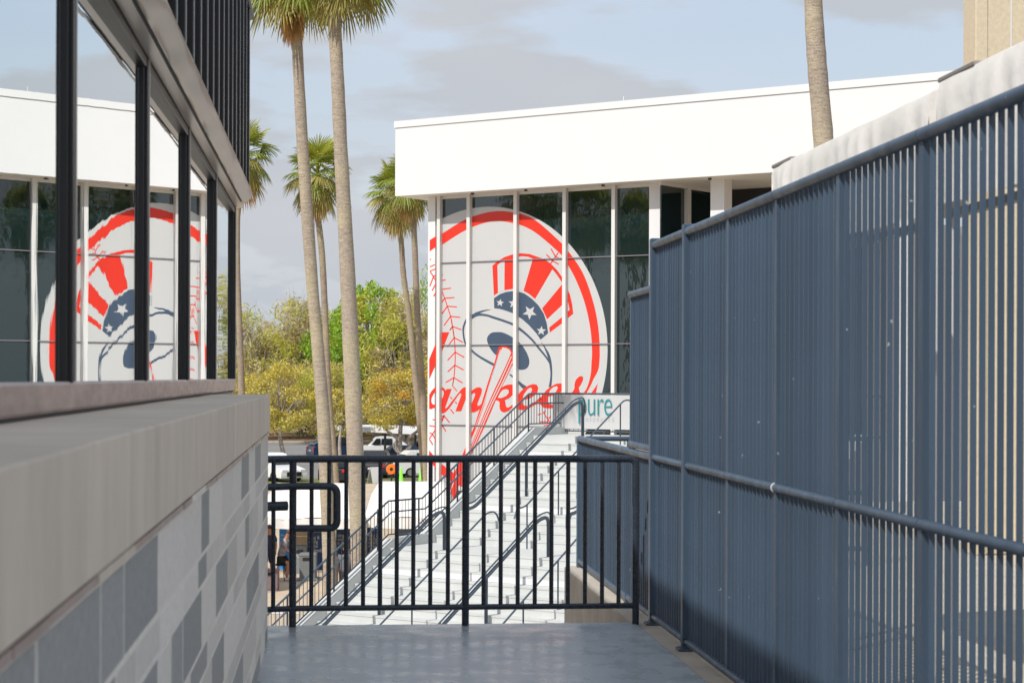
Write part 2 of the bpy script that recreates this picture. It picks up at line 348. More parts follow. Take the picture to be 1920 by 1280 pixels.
# ------------------------------------------------------------------ blue picket fence along the deck
FX = 2.08
TOPZ, MIDZ, BOTZ = EYE+0.416*FX, EYE-0.247*FX, EYE-0.745*FX
S_ = 0.0838
fen = thing('picket_fence', 'tall blue-grey metal picket fence along the right side of the deck', 'fence', (FX, 6, 0))
b = MB(); b.cbox(-0.0100, 0.0100, -0.0063, 0.0063, 0, TOPZ-BOTZ-0.02, 0.0015); pick = b.mesh('picket', m_fence)
posts = [12.03, 10.88]; pan = [9.72, 8.64, 7.55, 6.45, 5.36, 4.27, 3.18, 2.09, 1.0]
for y in posts:
    b = MB(); b.cbox(FX-0.035, FX+0.035, y-0.035, y+0.035, -0.004, TOPZ+0.045, 0.006); o = b.build('post', m_fence, fen)
    b = MB(); b.cbox(FX-0.06, FX+0.06, y-0.06, y+0.06, -0.003, 0.012, 0.003); b.build('base_plate', m_fence, o)
for y in pan:
    b = MB(); b.cbox(FX-0.014, FX+0.014, y-0.028, y+0.028, BOTZ-0.02, TOPZ, 0.003); b.build('panel_stile', m_fence, fen)
ends = posts+pan
for a_, c_ in zip(ends, ends[1:]):
    g = 0.036
    for z_, r_, nm in ((TOPZ, 0.026, 'top_rail'), (MIDZ, 0.021, 'middle_rail'), (BOTZ, 0.021, 'bottom_rail')):
        b = MB(); b.tube([(FX-0.008, c_+0.004, z_), (FX-0.008, a_-(g if a_ > 10 else 0.004), z_)], r_, 12); b.build(nm, m_fence, fen, smooth='auto')
    n = round((a_-c_)/S_)
    for k in range(1, n):
        yy = a_+(c_-a_)*k/n
        inst('picket', pick, (FX+0.004, yy, BOTZ+0.005), fen, rz=random.Random(int(yy*977)).uniform(-0.05, 0.05))
b = MB(); ty = at(1447, 915, 8.8).y; b.tube([(FX-.008, ty-.006, MIDZ), (FX-.008, ty+.006, MIDZ)], .0245, 14); b.build('cable_tie', m_wtrim, fen, smooth='auto')
# lower fence that goes on past the end post, with a short raised panel behind the post
fe2 = thing('low_fence', 'lower stretch of blue picket fence beyond the end post, above the concrete wall', 'fence', (FX, 14, 0))
b = MB(); b.cbox(-0.0115, 0.0115, -0.0063, 0.0063, 0, MIDZ-BOTZ-0.02, 0.0015); pick2 = b.mesh('picket', m_fence)
YL = 15.72
b = MB(); b.tube([(FX-0.008, 12.07, MIDZ), (FX-0.008, YL, MIDZ)], 0.026, 12); b.build('top_rail', m_fence, fe2, smooth='auto')
b = MB(); b.tube([(FX-0.008, 12.07, BOTZ), (FX-0.008, YL, BOTZ)], 0.021, 12); b.build('bottom_rail', m_fence, fe2, smooth='auto')
b = MB(); b.cbox(FX-0.03, FX+0.03, YL-0.03, YL+0.03, -0.006, MIDZ+0.005, 0.005); b.build('post', m_fence, fe2)
n = round((YL-12.03)/S_)
for k in range(1, n): inst('picket', pick2, (FX+0.004, 12.03+(YL-12.03)*k/n, BOTZ+0.005), fe2)
for y in (13.1, 14.3):
    b = MB(); b.cbox(FX-0.03, FX-0.005, y-0.03, y+0.03, BOTZ-0.05, BOTZ+0.02, 0.003); b.build('bracket', m_fence, fe2)
fe3 = thing('raised_fence_panel', 'short blue picket panel just behind the end post of the tall fence', 'fence', (FX, 12.5, 1.2))
z0, z1 = EYE-0.222*FX, EYE+0.282*FX
b = MB(); b.tube([(FX-0.008, 12.07, z1), (FX-0.008, 13.0, z1)], 0.024, 12); b.build('top_rail', m_fence, fe3, smooth='auto')
b = MB(); b.tube([(FX-0.008, 12.07, z0), (FX-0.008, 13.0, z0)], 0.024, 12); b.build('bottom_rail', m_fence, fe3, smooth='auto')
b = MB(); b.cbox(FX-0.012, FX+0.012, 12.965, 13.0, z0, z1, 0.002); b.build('end_bar', m_fence, fe3)
b = MB(); b.cbox(-0.0115, 0.0115, -0.0063, 0.0063, 0, z1-z0, 0.0015); pick3 = b.mesh('picket', m_fence)
for k in range(1, 11): inst('picket', pick3, (FX+0.004, 12.07+0.0815*k, z0), fe3)
# pipe rail that closes the concourse edge
gr2 = thing('pipe_guardrail', 'short blue pipe rail crossing behind the low fence end', 'guardrail', (3, 15.7, 0))
for z_, nm in ((1.085, 'top_rail'), (0.62, 'middle_rail'), (0.14, 'bottom_rail')):
    b = MB(); b.tube([(FX+0.05, 15.74, z_), (4.58, 15.74, z_)], 0.022, 10); b.build(nm, m_fence, gr2, smooth='auto')
for x in (2.5, 3.2, 3.9, 4.56):
    b = MB(); b.tube([(x, 15.74, -0.02), (x, 15.74, 1.085)], 0.02, 8); b.build('post', m_fence, gr2, smooth='auto')

# ------------------------------------------------------------------ guard rail across the end of the deck
GY = 12.05
grd = thing('deck_guardrail', 'dark navy pipe guardrail across the far end of the deck', 'guardrail', (0.7, GY, 0))
def gx(px): return GY*(Fw.x+Rt.x*((px-CX)/F))/(Fw.y+Rt.y*((px-CX)/F))
ZT, ZB = 1.075, 0.118
xl = gx(550); xr = gx(1192)
b = MB(); b.tube(arc([(-1.6, GY-0.42, ZT), (xl, GY, ZT), (xr, GY, ZT), (xr, GY, ZT-0.3)], 0.05), 0.024, 12); b.build('top_rail', m_navy, grd, smooth='auto')
b = MB(); b.tube([(xl, GY, ZB), (xr, GY, ZB)], 0.019, 12); b.tube([(-1.6, GY-0.42, ZB), (xl, GY, ZB)], 0.019, 12); b.build('bottom_rail', m_navy, grd, smooth='auto')
for px in (550, 874, 1193):
    b = MB(); b.tube([(gx(px), GY, -0.01), (gx(px), GY, ZT-0.004)], 0.0235, 12); b.build('post', m_navy, grd, smooth='auto')
b = MB(); b.tube([(0, 0, 0), (0, 0, ZT-ZB)], 0.0145, 10); bal = b.mesh('baluster', m_navy, smooth='auto')
for px in (585, 618, 650, 682, 714, 745, 776, 808, 841, 908, 940, 972, 1004, 1035, 1066, 1098, 1130, 1161):
    inst('baluster', bal, (gx(px), GY, ZB), grd)
for px, dy in ((514, -0.05),): inst('baluster', bal, (gx(px), GY+dy, ZB), grd)
# looped stair handrail fixed to the first post, and the end of the wall-side one
hy = GY-0.055
def gp(px, py): d = ray(px, py); t = (hy-0)/d.y; return CAMP+d*t
lp = arc([gp(505, 916)+Vector((-1.2, -0.5, 0)), gp(550, 911), gp(632, 911), gp(632, 990), gp(552, 990)], 0.055, 7)
b = MB(); b.tube(lp, 0.0235, 12); b.build('handrail_loop', m_navy, grd, smooth='auto')
hs = thing('wall_handrail', 'thick dark handrail end poking out past the stone wall corner', 'handrail', gp(500, 949))
p = gp(533, 948); q = gp(505, 951)+Vector((-1.0, -0.45, -0.02))
b = MB(); b.tube(arc([q, p+Vector((-.06, -.02, 0)), p], 0.03)+[p+Vector((0.012, 0.004, 0)), p+Vector((0.018, 0.006, 0))], 0.031, 14); b.build('rail', m_navy, hs, smooth='auto')
b = MB(); b.tube([p, p+Vector((0.014, 0.005, 0)), p+Vector((0.022, 0.007, 0))], [0.031, 0.024, 0.006], 14); b.build('end_cap', m_navy, hs, smooth=True)

# ------------------------------------------------------------------ white building with the printed glass front
gb = thing('glass_building', 'white roofed building with a dark glass front printed with a huge baseball logo', 'building', fp(10, ZG))
OV = 0.92                                    # roof overhang
zt = fac(740, 228, OV).z; zb = fac(740, 368, OV).z; s0 = fs(740, OV); S_END = 34.0
SB = 18.0
def fbox(b, s_0, s_1, o0, o1, z0, z1):
    c = FA+E*((s_0+s_1)/2)+N*((o0+o1)/2); c.z = (z0+z1)/2
    return b.obox(c, E*((s_1-s_0)/2), N*((o1-o0)/2), Up*((z1-z0)/2))
b = MB(); fbox(b, s0, S_END, -SB, OV, zb, zt-0.24); b.build('fascia', m_white, gb)
b = MB(); fbox(b, s0-0.03, S_END, -SB, OV+0.035, zt-0.235, zt); b.build('roof_coping', m_white, gb)
b = MB(); fbox(b, s0+0.03, S_END-.1, -SB+.1, OV-0.03, zb-0.004, zb+0.002); b.build('soffit', m_soff, gb)
ZH = fac(826, 374).z                          # glazing head
b = MB(); fbox(b, 0.02, fs(1217), -0.12, 0.02, ZH, zb-0.004); b.build('head_trim', m_wtrim, gb)
S0C, S1C = 0.0, fs(818.5)
b = MB(); fbox(b, 0.0, S1C, -0.5, 0.10, ZG, zb-0.004); b.build('corner_panel', m_white, gb)
b = MB(); fbox(b, 0.0, 0.25, -SB+.3, -0.5, ZG, zb-0.004); b.build('side_wall', m_white, gb)
mulx = [822.8, 878.5, 966.5, 1058.5, 1150.5]; mw = 0.085
for px in mulx:
    s_ = fs(px, 0.14)
    b = MB(); fbox(b, s_-mw, s_+mw*0.6, -0.05, 0.17, ZG, zb-0.006); b.build('mullion', m_wtrim, gb)
zrow = [ZG]+[fac(826, y).z for y in (944, 795.5, 647, 493)]+[ZH]
cols = [fs(822.8)]+[fs(x) for x in mulx[1:]]+[fs(1217)]
for i in range(len(cols)-1):
    for j in range(len(zrow)-1):
        b = MB(); fbox(b, cols[i], cols[i+1], -0.03, 0.0, zrow[j]+0.012, zrow[j+1]-0.012)
        o = b.build('glass_pane', m_glass, gb)
for j, z_ in enumerate(zrow[1:-1]):
    b = MB(); fbox(b, cols[0], cols[-1], -0.05, 0.056, z_-0.013, z_+0.013); b.build('transom', mat('grey_seal', (0.22, 0.21, 0.24), 0.5), gb)
b = MB(); fbox(b, cols[0]-.1, fs(1420), -9.0, -3.2, ZG, zb-0.01); b.build('inner_core', m_black, gb)
sc0, sc1 = fs(1217, 0.1), fs(1236, 0.1)
b = MB(); fbox(b, sc0, sc0+0.62, -0.62, 0.12, ZG, zb-0.004); b.build('column', m_white, gb)
# glazing that turns away to the right of the column
ZR0 = (fac(1250, 400)-CAMP).dot(Fw)
def rg(px, z, dd=0.0): p = at(px, 600, ZR0*(1+.085*(px-1250)/170)+dd); p.z = z; return p
def rgbox(b, p0, p1, z0, z1, th=.05, dd=0.0):
    q0, q1 = rg(p0, 0, dd), rg(p1, 0, dd); d = (q1-q0)/2; nn = Vector((-d.y, d.x, 0)).normalized()*th/2; c = (q0+q1)/2; c.z = (z0+z1)/2
    b.obox(c, d, nn, Up*((z1-z0)/2))
for p0, p1 in ((1238, 1284), (1290, 1346), (1346, 1420), (1426, 1500), (1506, 1560)):
    b = MB(); rgbox(b, p0, p1, ZG, ZH-.02); b.build('glass_pane', m_glass, gb)
b = MB(); rgbox(b, 1562, 2150, ZG, ZH-.02); b.build('end_wall', m_white, gb)
for px in (1287, 1423, 1503, 1563): b = MB(); rgbox(b, px-3.5, px+3.5, ZG, zb-.006, .2, -.1); b.build('mullion', m_wtrim, gb)
b = MB(); rgbox(b, 1236, 1690, ZH-.02, zb-.006, .08, -.03); b.build('head_trim', m_wtrim, gb)
for px in (1334, 1500, 1680):
    s_ = fs(px, -0.1)
    b = MB(); fbox(b, s_, s_+0.5, -0.55, 0.0, ZG, zb-0.004); b.build('column', m_white, gb)
b = MB()
for px in (885, 985, 1130, 1330): b.tube([fp(fs(px, .5), zb-0.06, .5), fp(fs(px, .5), zb, .5)], 0.06, 8)
b.build('soffit_light', m_joint, gb)
b = MB(); fbox(b, fs(1058, 0), fs(1058, 0)+0.02, -4, -3.98, zt, zt+1.0); b.build('aerial', m_wtrim, gb)

# --- the printed logo: every outline is laid on the glass plane at its real size
def catmull(pts, n=4, closed=True):
    m = len(pts); out = []
    rngi = range(m) if closed else range(m-1)
    for i in rngi:
        g = (lambda k: pts[k % m]) if closed else (lambda k: pts[min(max(k, 0), m-1)])
        p0, p1, p2, p3 = g(i-1), g(i), g(i+1), g(i+2)
        for k in range(n):
            t = k/n
            out.append(tuple(0.5*((2*p1[d])+(-p0[d]+p2[d])*t+(2*p0[d]-5*p1[d]+4*p2[d]-p3[d])*t*t+(-p0[d]+3*p1[d]-3*p2[d]+p3[d])*t**3) for d in range(len(p1))))
    if not closed: out.append(pts[-1])
    return out
ZN = {'1': (780, 340, 4.0), '2': (780, 620, 4.0), 'A': (900, 460, 7.11), 'B': (860, 560, 6.4), '3': (800, 680, 10.665), '4': (950, 680, 10.105),
      '5': (800, 460, 7.11), '6': (800, 600, 10.67), '7': (800, 770, 5.82), 'p': (0, 0, 1.0)}
def cv(zn, pts): x0, y0, k = ZN[zn]; return [(x0+p[0]/k, y0+p[1]/k)+tuple(q/k for q in p[2:]) for p in pts]
def poly2(b, pts, off, closed_smooth=False, n=4):
    if closed_smooth: pts = catmull(pts, n)
    b.flat([fac(p[0], p[1], off) for p in pts])
def stroke(b, pts, off, wdt=None, smooth=True):
    if smooth and len(pts) > 2: pts = catmull(pts, 4, False)
    Lf, Rg = [], []
    for i, p in enumerate(pts):
        a, c = pts[max(i-1, 0)], pts[min(i+1, len(pts)-1)]; dx, dy = c[0]-a[0], c[1]-a[1]; ln = math.hypot(dx, dy) or 1
        hw = (p[2] if wdt is None else wdt)/2; nx, ny = -dy/ln*hw, dx/ln*hw
        Lf.append(fac(p[0]+nx, p[1]+ny, off)); Rg.append(fac(p[0]-nx, p[1]-ny, off))
    m = len(pts); b.add(Lf+Rg, [(i, i+1, m+i+1, m+i) for i in range(m-1)])
O1, O2, O3, O4, O5, O6 = 0.006, 0.008, 0.010, 0.012, 0.014, 0.016
def fit_circle(pts):
    q = [((fac(*p)-FA).dot(E), fac(*p).z) for p in pts]
    # least squares x^2+z^2 + Dx + Ez + F = 0
    import numpy as np
    A = np.array([[x, z, 1] for x, z in q]); y = np.array([-(x*x+z*z) for x, z in q]); D, E_, F_ = np.linalg.lstsq(A, y, rcond=None)[0]
    return -D/2, -E_/2, math.sqrt(D*D/4+E_*E_/4-F_)
outer = [(826, 424), (874, 399), (921, 383), (962, 386), (1000, 401), (1030, 420), (1061, 447.5), (1092, 485), (1112, 525), (1127, 572), (1135, 627), (1136, 655), (1135, 685), (1127, 737), (828, 905), (868, 928)]
ccx, ccz, crr = fit_circle(outer)
sl = fs(818.6)+0.01
def circ(r, a0, a1, n=64): return [(ccx+r*math.cos(a0+(a1-a0)*k/n), ccz+r*math.sin(a0+(a1-a0)*k/n)) for k in range(n+1)]
# white ball, cut off at the corner
b = MB(); pts = [(max(x, sl), max(z, ZG+0.03)) for x, z in circ(crr, -math.pi, math.pi, 160)]
cl = []
for q in pts:
    if not cl or (abs(q[0]-cl[-1][0])+abs(q[1]-cl[-1][1])) > 1e-4: cl.append(q)
cl = cl[:-1] if abs(cl[0][0]-cl[-1][0])+abs(cl[0][1]-cl[-1][1]) < 1e-4 else cl
b.flat([fp(x, z, O1) for x, z in cl]); logo = b.build('logo', m_vinyl, gb)
logo['label'] = 'white baseball print with red ring, top hat on a bat and script lettering'
# red ring
b = MB()
ro = [(826, 440), (874, 411), (921, 397), (961, 398), (1001, 411), (1052, 455), (1061, 465), (1092, 510), (1112, 565), (1122, 615), (1124.5, 657), (1123.7, 680), (1121, 695), (1113, 710), (1107, 723.5), (1099, 738), (1088, 758)]
ri = [(826, 461), (874, 431), (920, 415.5), (961, 418), (1001, 434), (1052, 477), (1061, 490), (1080, 525), (1097, 570), (1107, 617), (1110, 657), (1109, 680), (1108, 698), (1105, 713), (1100, 727.5), (1093, 738), (1080, 756)]
poly2(b, catmull(ro, 5, False)+catmull(ri, 5, False)[::-1], O2)
poly2(b, catmull([(825, 887), (846, 902), (870, 914), (896, 923), (930, 930)], 4, False)+catmull([(925, 913), (903, 907), (881, 901), (851, 886), (825, 867)], 4, False), O2)
poly2(b, cv('4', [(1725, 390), (1690, 590), (1670, 700), (1540, 690), (1590, 590), (1660, 490)]), O2)
poly2(b, cv('6', [(300, 243), (455, 240), (365, 470), (275, 725), (262, 735), (262, 310)]), O2)
b.build('ring', m_red, logo)
# hat
b = MB()
hat = cv('A', [(185, 668), (165, 270), (235, 210), (330, 155), (440, 118), (540, 105), (660, 115), (760, 150), (860, 185), (940, 240), (1020, 320), (1085, 410), (1140, 520), (1200, 660), (1230, 790), (1243, 910), (1130, 1005), (1085, 1045), (930, 1160), (922, 1095), (895, 985), (828, 840), (735, 715), (650, 645), (580, 605), (490, 580), (440, 580), (325, 597), (235, 635)])
poly2(b, hat, O2); hat_o = b.build('hat_crown', m_red, logo)
b = MB()
for st in ([(232, 265), (265, 235), (328, 205), (325, 597), (240, 632)], [(470, 160), (495, 155), (560, 145), (640, 152), (705, 178), (580, 605), (490, 580), (455, 578)],
           [(965, 320), (1020, 385), (1085, 480), (1105, 515), (1085, 530), (828, 840), (735, 715)], [(895, 985), (1085, 805), (1140, 750), (1170, 735), (1195, 860), (1140, 905), (1085, 962), (922, 1095)]):
    poly2(b, cv('A', st), O3)
b.build('hat_stripes', m_vinyl, logo)
b = MB()
poly2(b, cv('A', [(185, 705), (265, 650), (350, 620), (440, 608), (500, 612), (590, 640), (690, 710), (780, 800), (850, 910), (890, 1040), (908, 1170), (808, 1255), (750, 1170), (650, 1060), (560, 980), (490, 935), (430, 900), (330, 865), (260, 845), (190, 838)]), O3)
poly2(b, cv('B', [(340, 500), (350, 450), (390, 410), (440, 400), (520, 402), (600, 435), (650, 465), (720, 515), (790, 600), (835, 690), (848, 760), (830, 820), (780, 850), (700, 845), (640, 800), (560, 760), (480, 700), (420, 650), (370, 580)]), O2, True)
stroke(b, cv('B', [(70, 300, 22), (95, 250, 26), (135, 232, 45), (200, 195, 45), (260, 190, 30), (340, 200, 26), (420, 226, 28), (520, 258, 28), (648, 306, 28), (700, 340, 30), (780, 400, 28), (880, 492, 24), (960, 590, 24), (1050, 700, 22), (1090, 765, 20)]), O2)
stroke(b, cv('B', [(200, 180, 30), (300, 145, 18), (385, 130, 4)]), O3)
stroke(b, cv('B', [(75, 290, 20), (58, 340, 22), (55, 400, 20), (65, 480, 20), (85, 545, 20), (130, 590, 22), (200, 660, 24), (300, 725, 26), (420, 790, 30)]), O3)
stroke(b, cv('B', [(610, 905, 14), (650, 935, 22), (700, 980, 24), (760, 1040, 40), (800, 1070, 50)]), O2)
stroke(b, cv('B', [(990, 520, 3), (1030, 580, 14), (1075, 670, 30), (1100, 770, 30), (1112, 900, 22), (1100, 1030, 28), (1090, 1060, 30)]), O3)
b.build('hat_band', m_nvy, logo)
for (x, y, r, a0) in ((268, 765, 54, 8), (447, 772, 70, 3), (663, 892, 98, 183), (817, 1138, 66, 4)):
    b = MB(); poly2(b, cv('A', [(x+(r if k % 2 == 0 else r*0.42)*math.sin(R_(36*k+a0)), y-(r if k % 2 == 0 else r*0.42)*math.cos(R_(36*k+a0))) for k in range(10)]), O4); b.build('star', m_vinyl, logo)
# bat
b = MB()
poly2(b, [(936, 650), (941, 648.5), (950, 649), (957, 653), (961, 660), (963, 672), (961, 683), (950, 706), (940, 726), (930, 748), (921, 770), (908, 800), (896, 826), (884, 851), (870, 885), (858, 915), (846, 950), (835, 985), (822, 985), (833, 940), (848, 893), (866, 855), (880, 820), (889, 800), (900, 765), (915, 716), (927, 680), (933, 657)], O5)
bat = b.build('bat', m_red, logo)
b = MB()
poly2(b, [(942, 651), (949, 652), (955, 655.5), (958.5, 661), (950, 681), (941, 700.6), (927, 730), (914.7, 758), (897.5, 800), (882, 838), (877, 838), (893.8, 800), (908.4, 758), (922.5, 700.6), (933, 672)], O6)
stroke(b, [(938.5, 655, 1.4), (923, 703, 1.3), (907, 757, 1.2), (891, 801, 1.1)], O6, smooth=False)
stroke(b, [(959, 668, 1.8), (939, 713, 2.0), (917.8, 758, 1.8), (900, 800, 1.5), (884, 838, 1.2)], O6, smooth=False)
stroke(b, [(961, 677, 1.6), (943, 716, 2.0), (922, 758, 1.8), (904, 800, 1.6), (888, 838, 1.3)], O6, smooth=False)
stroke(b, [(858, 885, 0.6), (850, 905, 1.4), (841, 930, 2), (832, 965, 1.5)], O6, smooth=False)
b.build('bat_highlight', m_vinyl, logo)
# script lettering
b = MB()
A_ = [(255, 492), (310, 485), (345, 505), (365, 530), (380, 555), (400, 522), (498, 520), (440, 690), (380, 860), (365, 900), (380, 912), (420, 880), (470, 810), (560, 695), (640, 590), (700, 520), (740, 490), (800, 483), (830, 560), (775, 740), (740, 830), (690, 965), (575, 968), (640, 790), (690, 650), (690, 610), (665, 605), (620, 660), (540, 780), (450, 910), (380, 980), (330, 1010), (290, 1005), (255, 980)]
poly2(b, cv('3', A_), O4)
poly2(b, cv('3', [(790, 660), (860, 600), (920, 540), (990, 495), (1050, 485), (1095, 505), (1105, 545), (1090, 620), (1050, 720), (1015, 810), (1015, 850), (1040, 860), (1080, 830), (1120, 795), (1140, 850), (1080, 900), (1030, 950), (960, 985), (910, 990), (880, 960), (875, 900), (890, 830), (940, 720), (970, 640), (965, 605), (940, 600), (900, 630), (860, 665), (790, 720)]), O4)
poly2(b, cv('3', [(1490, 500), (1530, 470), (1600, 440), (1680, 430), (1760, 440), (1790, 520), (1740, 620), (1640, 710), (1560, 745), (1575, 790), (1580, 850), (1600, 890), (1640, 890), (1715, 835), (1790, 770), (1790, 830), (1715, 890), (1640, 960), (1550, 990), (1500, 975), (1465, 930), (1455, 860), (1460, 800), (1440, 760), (1390, 745), (1350, 750), (1400, 650)]), O4)
poly2(b, cv('4', [(160, 700), (190, 640), (250, 560), (330, 480), (420, 425), (510, 400), (570, 415), (597, 470), (580, 560), (520, 620), (420, 680), (295, 697), (290, 740), (310, 790), (350, 815), (400, 810), (480, 770), (560, 720), (640, 640), (660, 690), (600, 750), (520, 805), (420, 860), (330, 890), (250, 890), (190, 865), (165, 800)]), O4)
poly2(b, cv('4', [(610, 720), (680, 600), (760, 510), (850, 440), (940, 395), (1030, 388), (1080, 420), (1070, 500), (1030, 550), (960, 590), (880, 615), (780, 640), (770, 700), (780, 760), (830, 790), (880, 790), (980, 740), (1060, 660), (1060, 720), (980, 800), (880, 855), (780, 862), (700, 850), (640, 790)]), O4)
poly2(b, cv('4', [(1060, 640), (1130, 600), (1210, 590), (1260, 530), (1285, 480), (1285, 400), (1310, 320), (1370, 260), (1420, 248), (1450, 275), (1440, 340), (1400, 420), (1365, 465), (1375, 520), (1395, 590), (1400, 680), (1340, 760), (1220, 780), (1150, 720)]), O4)
let = b.build('lettering', m_red, logo)
for zn, hole in (('3', [(255, 552), (300, 545), (335, 560), (345, 610), (330, 670), (300, 730), (255, 785)]), ('3', [(1420, 700), (1470, 600), (1520, 540), (1590, 525), (1640, 545), (1640, 600), (1590, 660), (1500, 700)]),
                 ('4', [(305, 660), (330, 590), (400, 495), (450, 468), (475, 480), (480, 520), (450, 580), (380, 640)]), ('4', [(788, 596), (830, 510), (890, 455), (950, 440), (970, 470), (940, 540), (890, 590)])):
    b = MB(); poly2(b, cv(zn, hole), O5); b.build('letter_counter', m_vinyl, logo)
# stitches
b = MB(); SW = 2.1
def tick(zn, a, c, wd=SW): stroke(b, cv(zn, [a, c]), O2, wd, False)
stroke(b, cv('5', [(175, 555), (200, 600), (240, 705), (275, 810), (320, 950), (345, 1080), (370, 1240)]), O2, 1.8)
stroke(b, cv('6', [(490, 0), (515, 130), (550, 360), (570, 640), (565, 900), (545, 1150), (520, 1290)]), O2, 1.8)
stroke(b, cv('3', [(545, 300), (530, 380), (515, 455), (605, 565)]), O2, 1.8, False)
for a, c in (((182, 398), (217, 392)), ((182, 473), (253, 459)), ((185, 588), (325, 570)), ((240, 705), (370, 694)), ((240, 705), (182, 790)), ((275, 810), (402, 820)), ((275, 810), (196, 925)), ((320, 945), (447, 960)), ((320, 945), (230, 1068)), ((345, 1080), (466, 1126)), ((345, 1080), (308, 1130))): tick('5', a, c)
for a, c in (((515, 130), (460, 205)), ((550, 350), (725, 445)), ((550, 350), (420, 528)), ((570, 640), (752, 745)), ((570, 640), (418, 805)), ((565, 900), (742, 998)), ((565, 900), (420, 1035)), ((545, 1150), (720, 1257)), ((545, 1150), (380, 1248))): tick('6', a, c)
for a, c in (((470, 680), (512, 725)), ((570, 780), (606, 820)), ((475, 925), (545, 1015)), ((355, 1040), (275, 1250)), ((270, 1065), (355, 1070)), ((355, 1070), (460, 1197)), ((275, 1195), (330, 1285))): tick('3', a, c)
for a, c in (((155, 130), (210, 225)), ((145, 260), (163, 297)), ((190, 45), (155, 130))): tick('7', a, c)
for a, c in (((945, 42), (1005, 150)), ((885, 120), (968, 208)), ((1005, 150), (1085, 185)), ((968, 208), (1050, 252)), ((1045, 95), (940, 245))): tick('A', a, c)
for a, c in (((585, 985), (660, 962)), ((740, 900), (700, 945)), ((625, 1117), (790, 1112)), ((840, 1005), (790, 1060)), ((690, 930), (860, 1190)), ((700, 1190), (860, 1165))): tick('4', a, c)
b.build('stitching', m_red, logo)
# print on the white corner panel
b = MB(); OP = 0.102
poly2(b, cv('1', [(103, 440), (152, 410), (152, 490), (103, 525)]), OP)
poly2(b, cv('6', [(50, 780), (188, 455), (188, 880), (50, 1190)]), OP)
poly2(b, cv('3', [(50, 640), (100, 560), (150, 505), (190, 488), (190, 560), (140, 620), (100, 700), (90, 770), (110, 820), (145, 838), (190, 828), (190, 880), (140, 905), (90, 925), (50, 920)]), OP)
poly2(b, cv('7', [(26, 430), (105, 520), (105, 630), (26, 545)]), OP)
for zn, a, c in (('5', (42, 190), (58, 184)), ('5', (42, 287), (110, 257)), ('5', (45, 343), (127, 312)), ('5', (48, 350), (128, 480)), ('5', (90, 412), (127, 396)), ('5', (90, 420), (42, 545)), ('5', (128, 500), (72, 605)), ('5', (128, 622), (92, 680)),
                 ('3', (120, 1132), (185, 1145)), ('3', (50, 1255), (185, 1275)), ('7', (30, 237), (62, 252)), ('7', (100, 200), (28, 305)), ('7', (62, 252), (100, 320)), ('7', (30, 310), (68, 370))):
    stroke(b, cv(zn, [a, c]), OP, SW, False)
b.build('corner_print', m_red, logo)

# ------------------------------------------------------------------ staircase
SO = at(1000, 816, 49.0); ZT0 = SO.z; B = N.copy()      # B: horizontal way down
T, RI, NU, NL, LAND, SWID = 0.335, 0.178, 14, 13, 1.5, 9.0
st = thing('staircase', 'wide white painted outdoor staircase with a landing halfway', 'staircase', (SO.x, SO.y, ZG))
def sp(a, run, z): p = SO+E*a+B*run; return Vector((p.x, p.y, z))
def sbox(b, a0, a1, r0, r1, z0, z1):
    c = sp((a0+a1)/2, (r0+r1)/2, (z0+z1)/2); return b.obox(c, E*((a1-a0)/2), B*((r1-r0)/2), Up*((z1-z0)/2))
def nose(run):                                 # height of the nosing line above a run
    if run <= 0: return ZT0
    if run <= NU*T: return ZT0-run/T*RI
    if run <= NU*T+LAND: return ZT0-NU*RI
    return max(ZT0-NU*RI-(run-NU*T-LAND)/T*RI, ZG)
lv = []
for i in range(NU): lv.append((i*T, ZT0-(i+1)*RI))
r0 = NU*T+LAND
for i in range(NL): lv.append((r0+i*T, ZT0-(NU+i+1)*RI))
b = MB(); sbox(b, 0, SWID, -1.75, 0, ZT0-0.3, ZT0); b.build('top_landing', m_step, st)
b = MB(); sbox(b, 0, SWID, NU*T, r0, ZT0-NU*RI-0.5, ZT0-NU*RI); sbox(b, 0, SWID, r0-0.02, r0+0.012, ZT0-NU*RI-0.035, ZT0-NU*RI+0.004); b.build('middle_landing', m_step, st)
for i, (rr, z_) in enumerate(lv):
    b = MB(); sbox(b, 0, SWID, rr-0.02, rr+T, z_-0.45, z_); 
    o = b.build('step', m_step, st)
    if i == NU-1: continue
    b = MB(); sbox(b, 0, SWID, rr+T-0.02+0.0, rr+T+0.012, z_-0.035, z_+0.004); b.build('nosing', m_step, o)
for i in (2, 9, NU+2, NU+9):
    rr = lv[i][0]; z_ = lv[i][1]
    b = MB(); sbox(b, 0.03, SWID, rr+0.004, rr+0.016, z_+0.006, z_+RI-0.037); b.build('riser_panel', m_band, st)
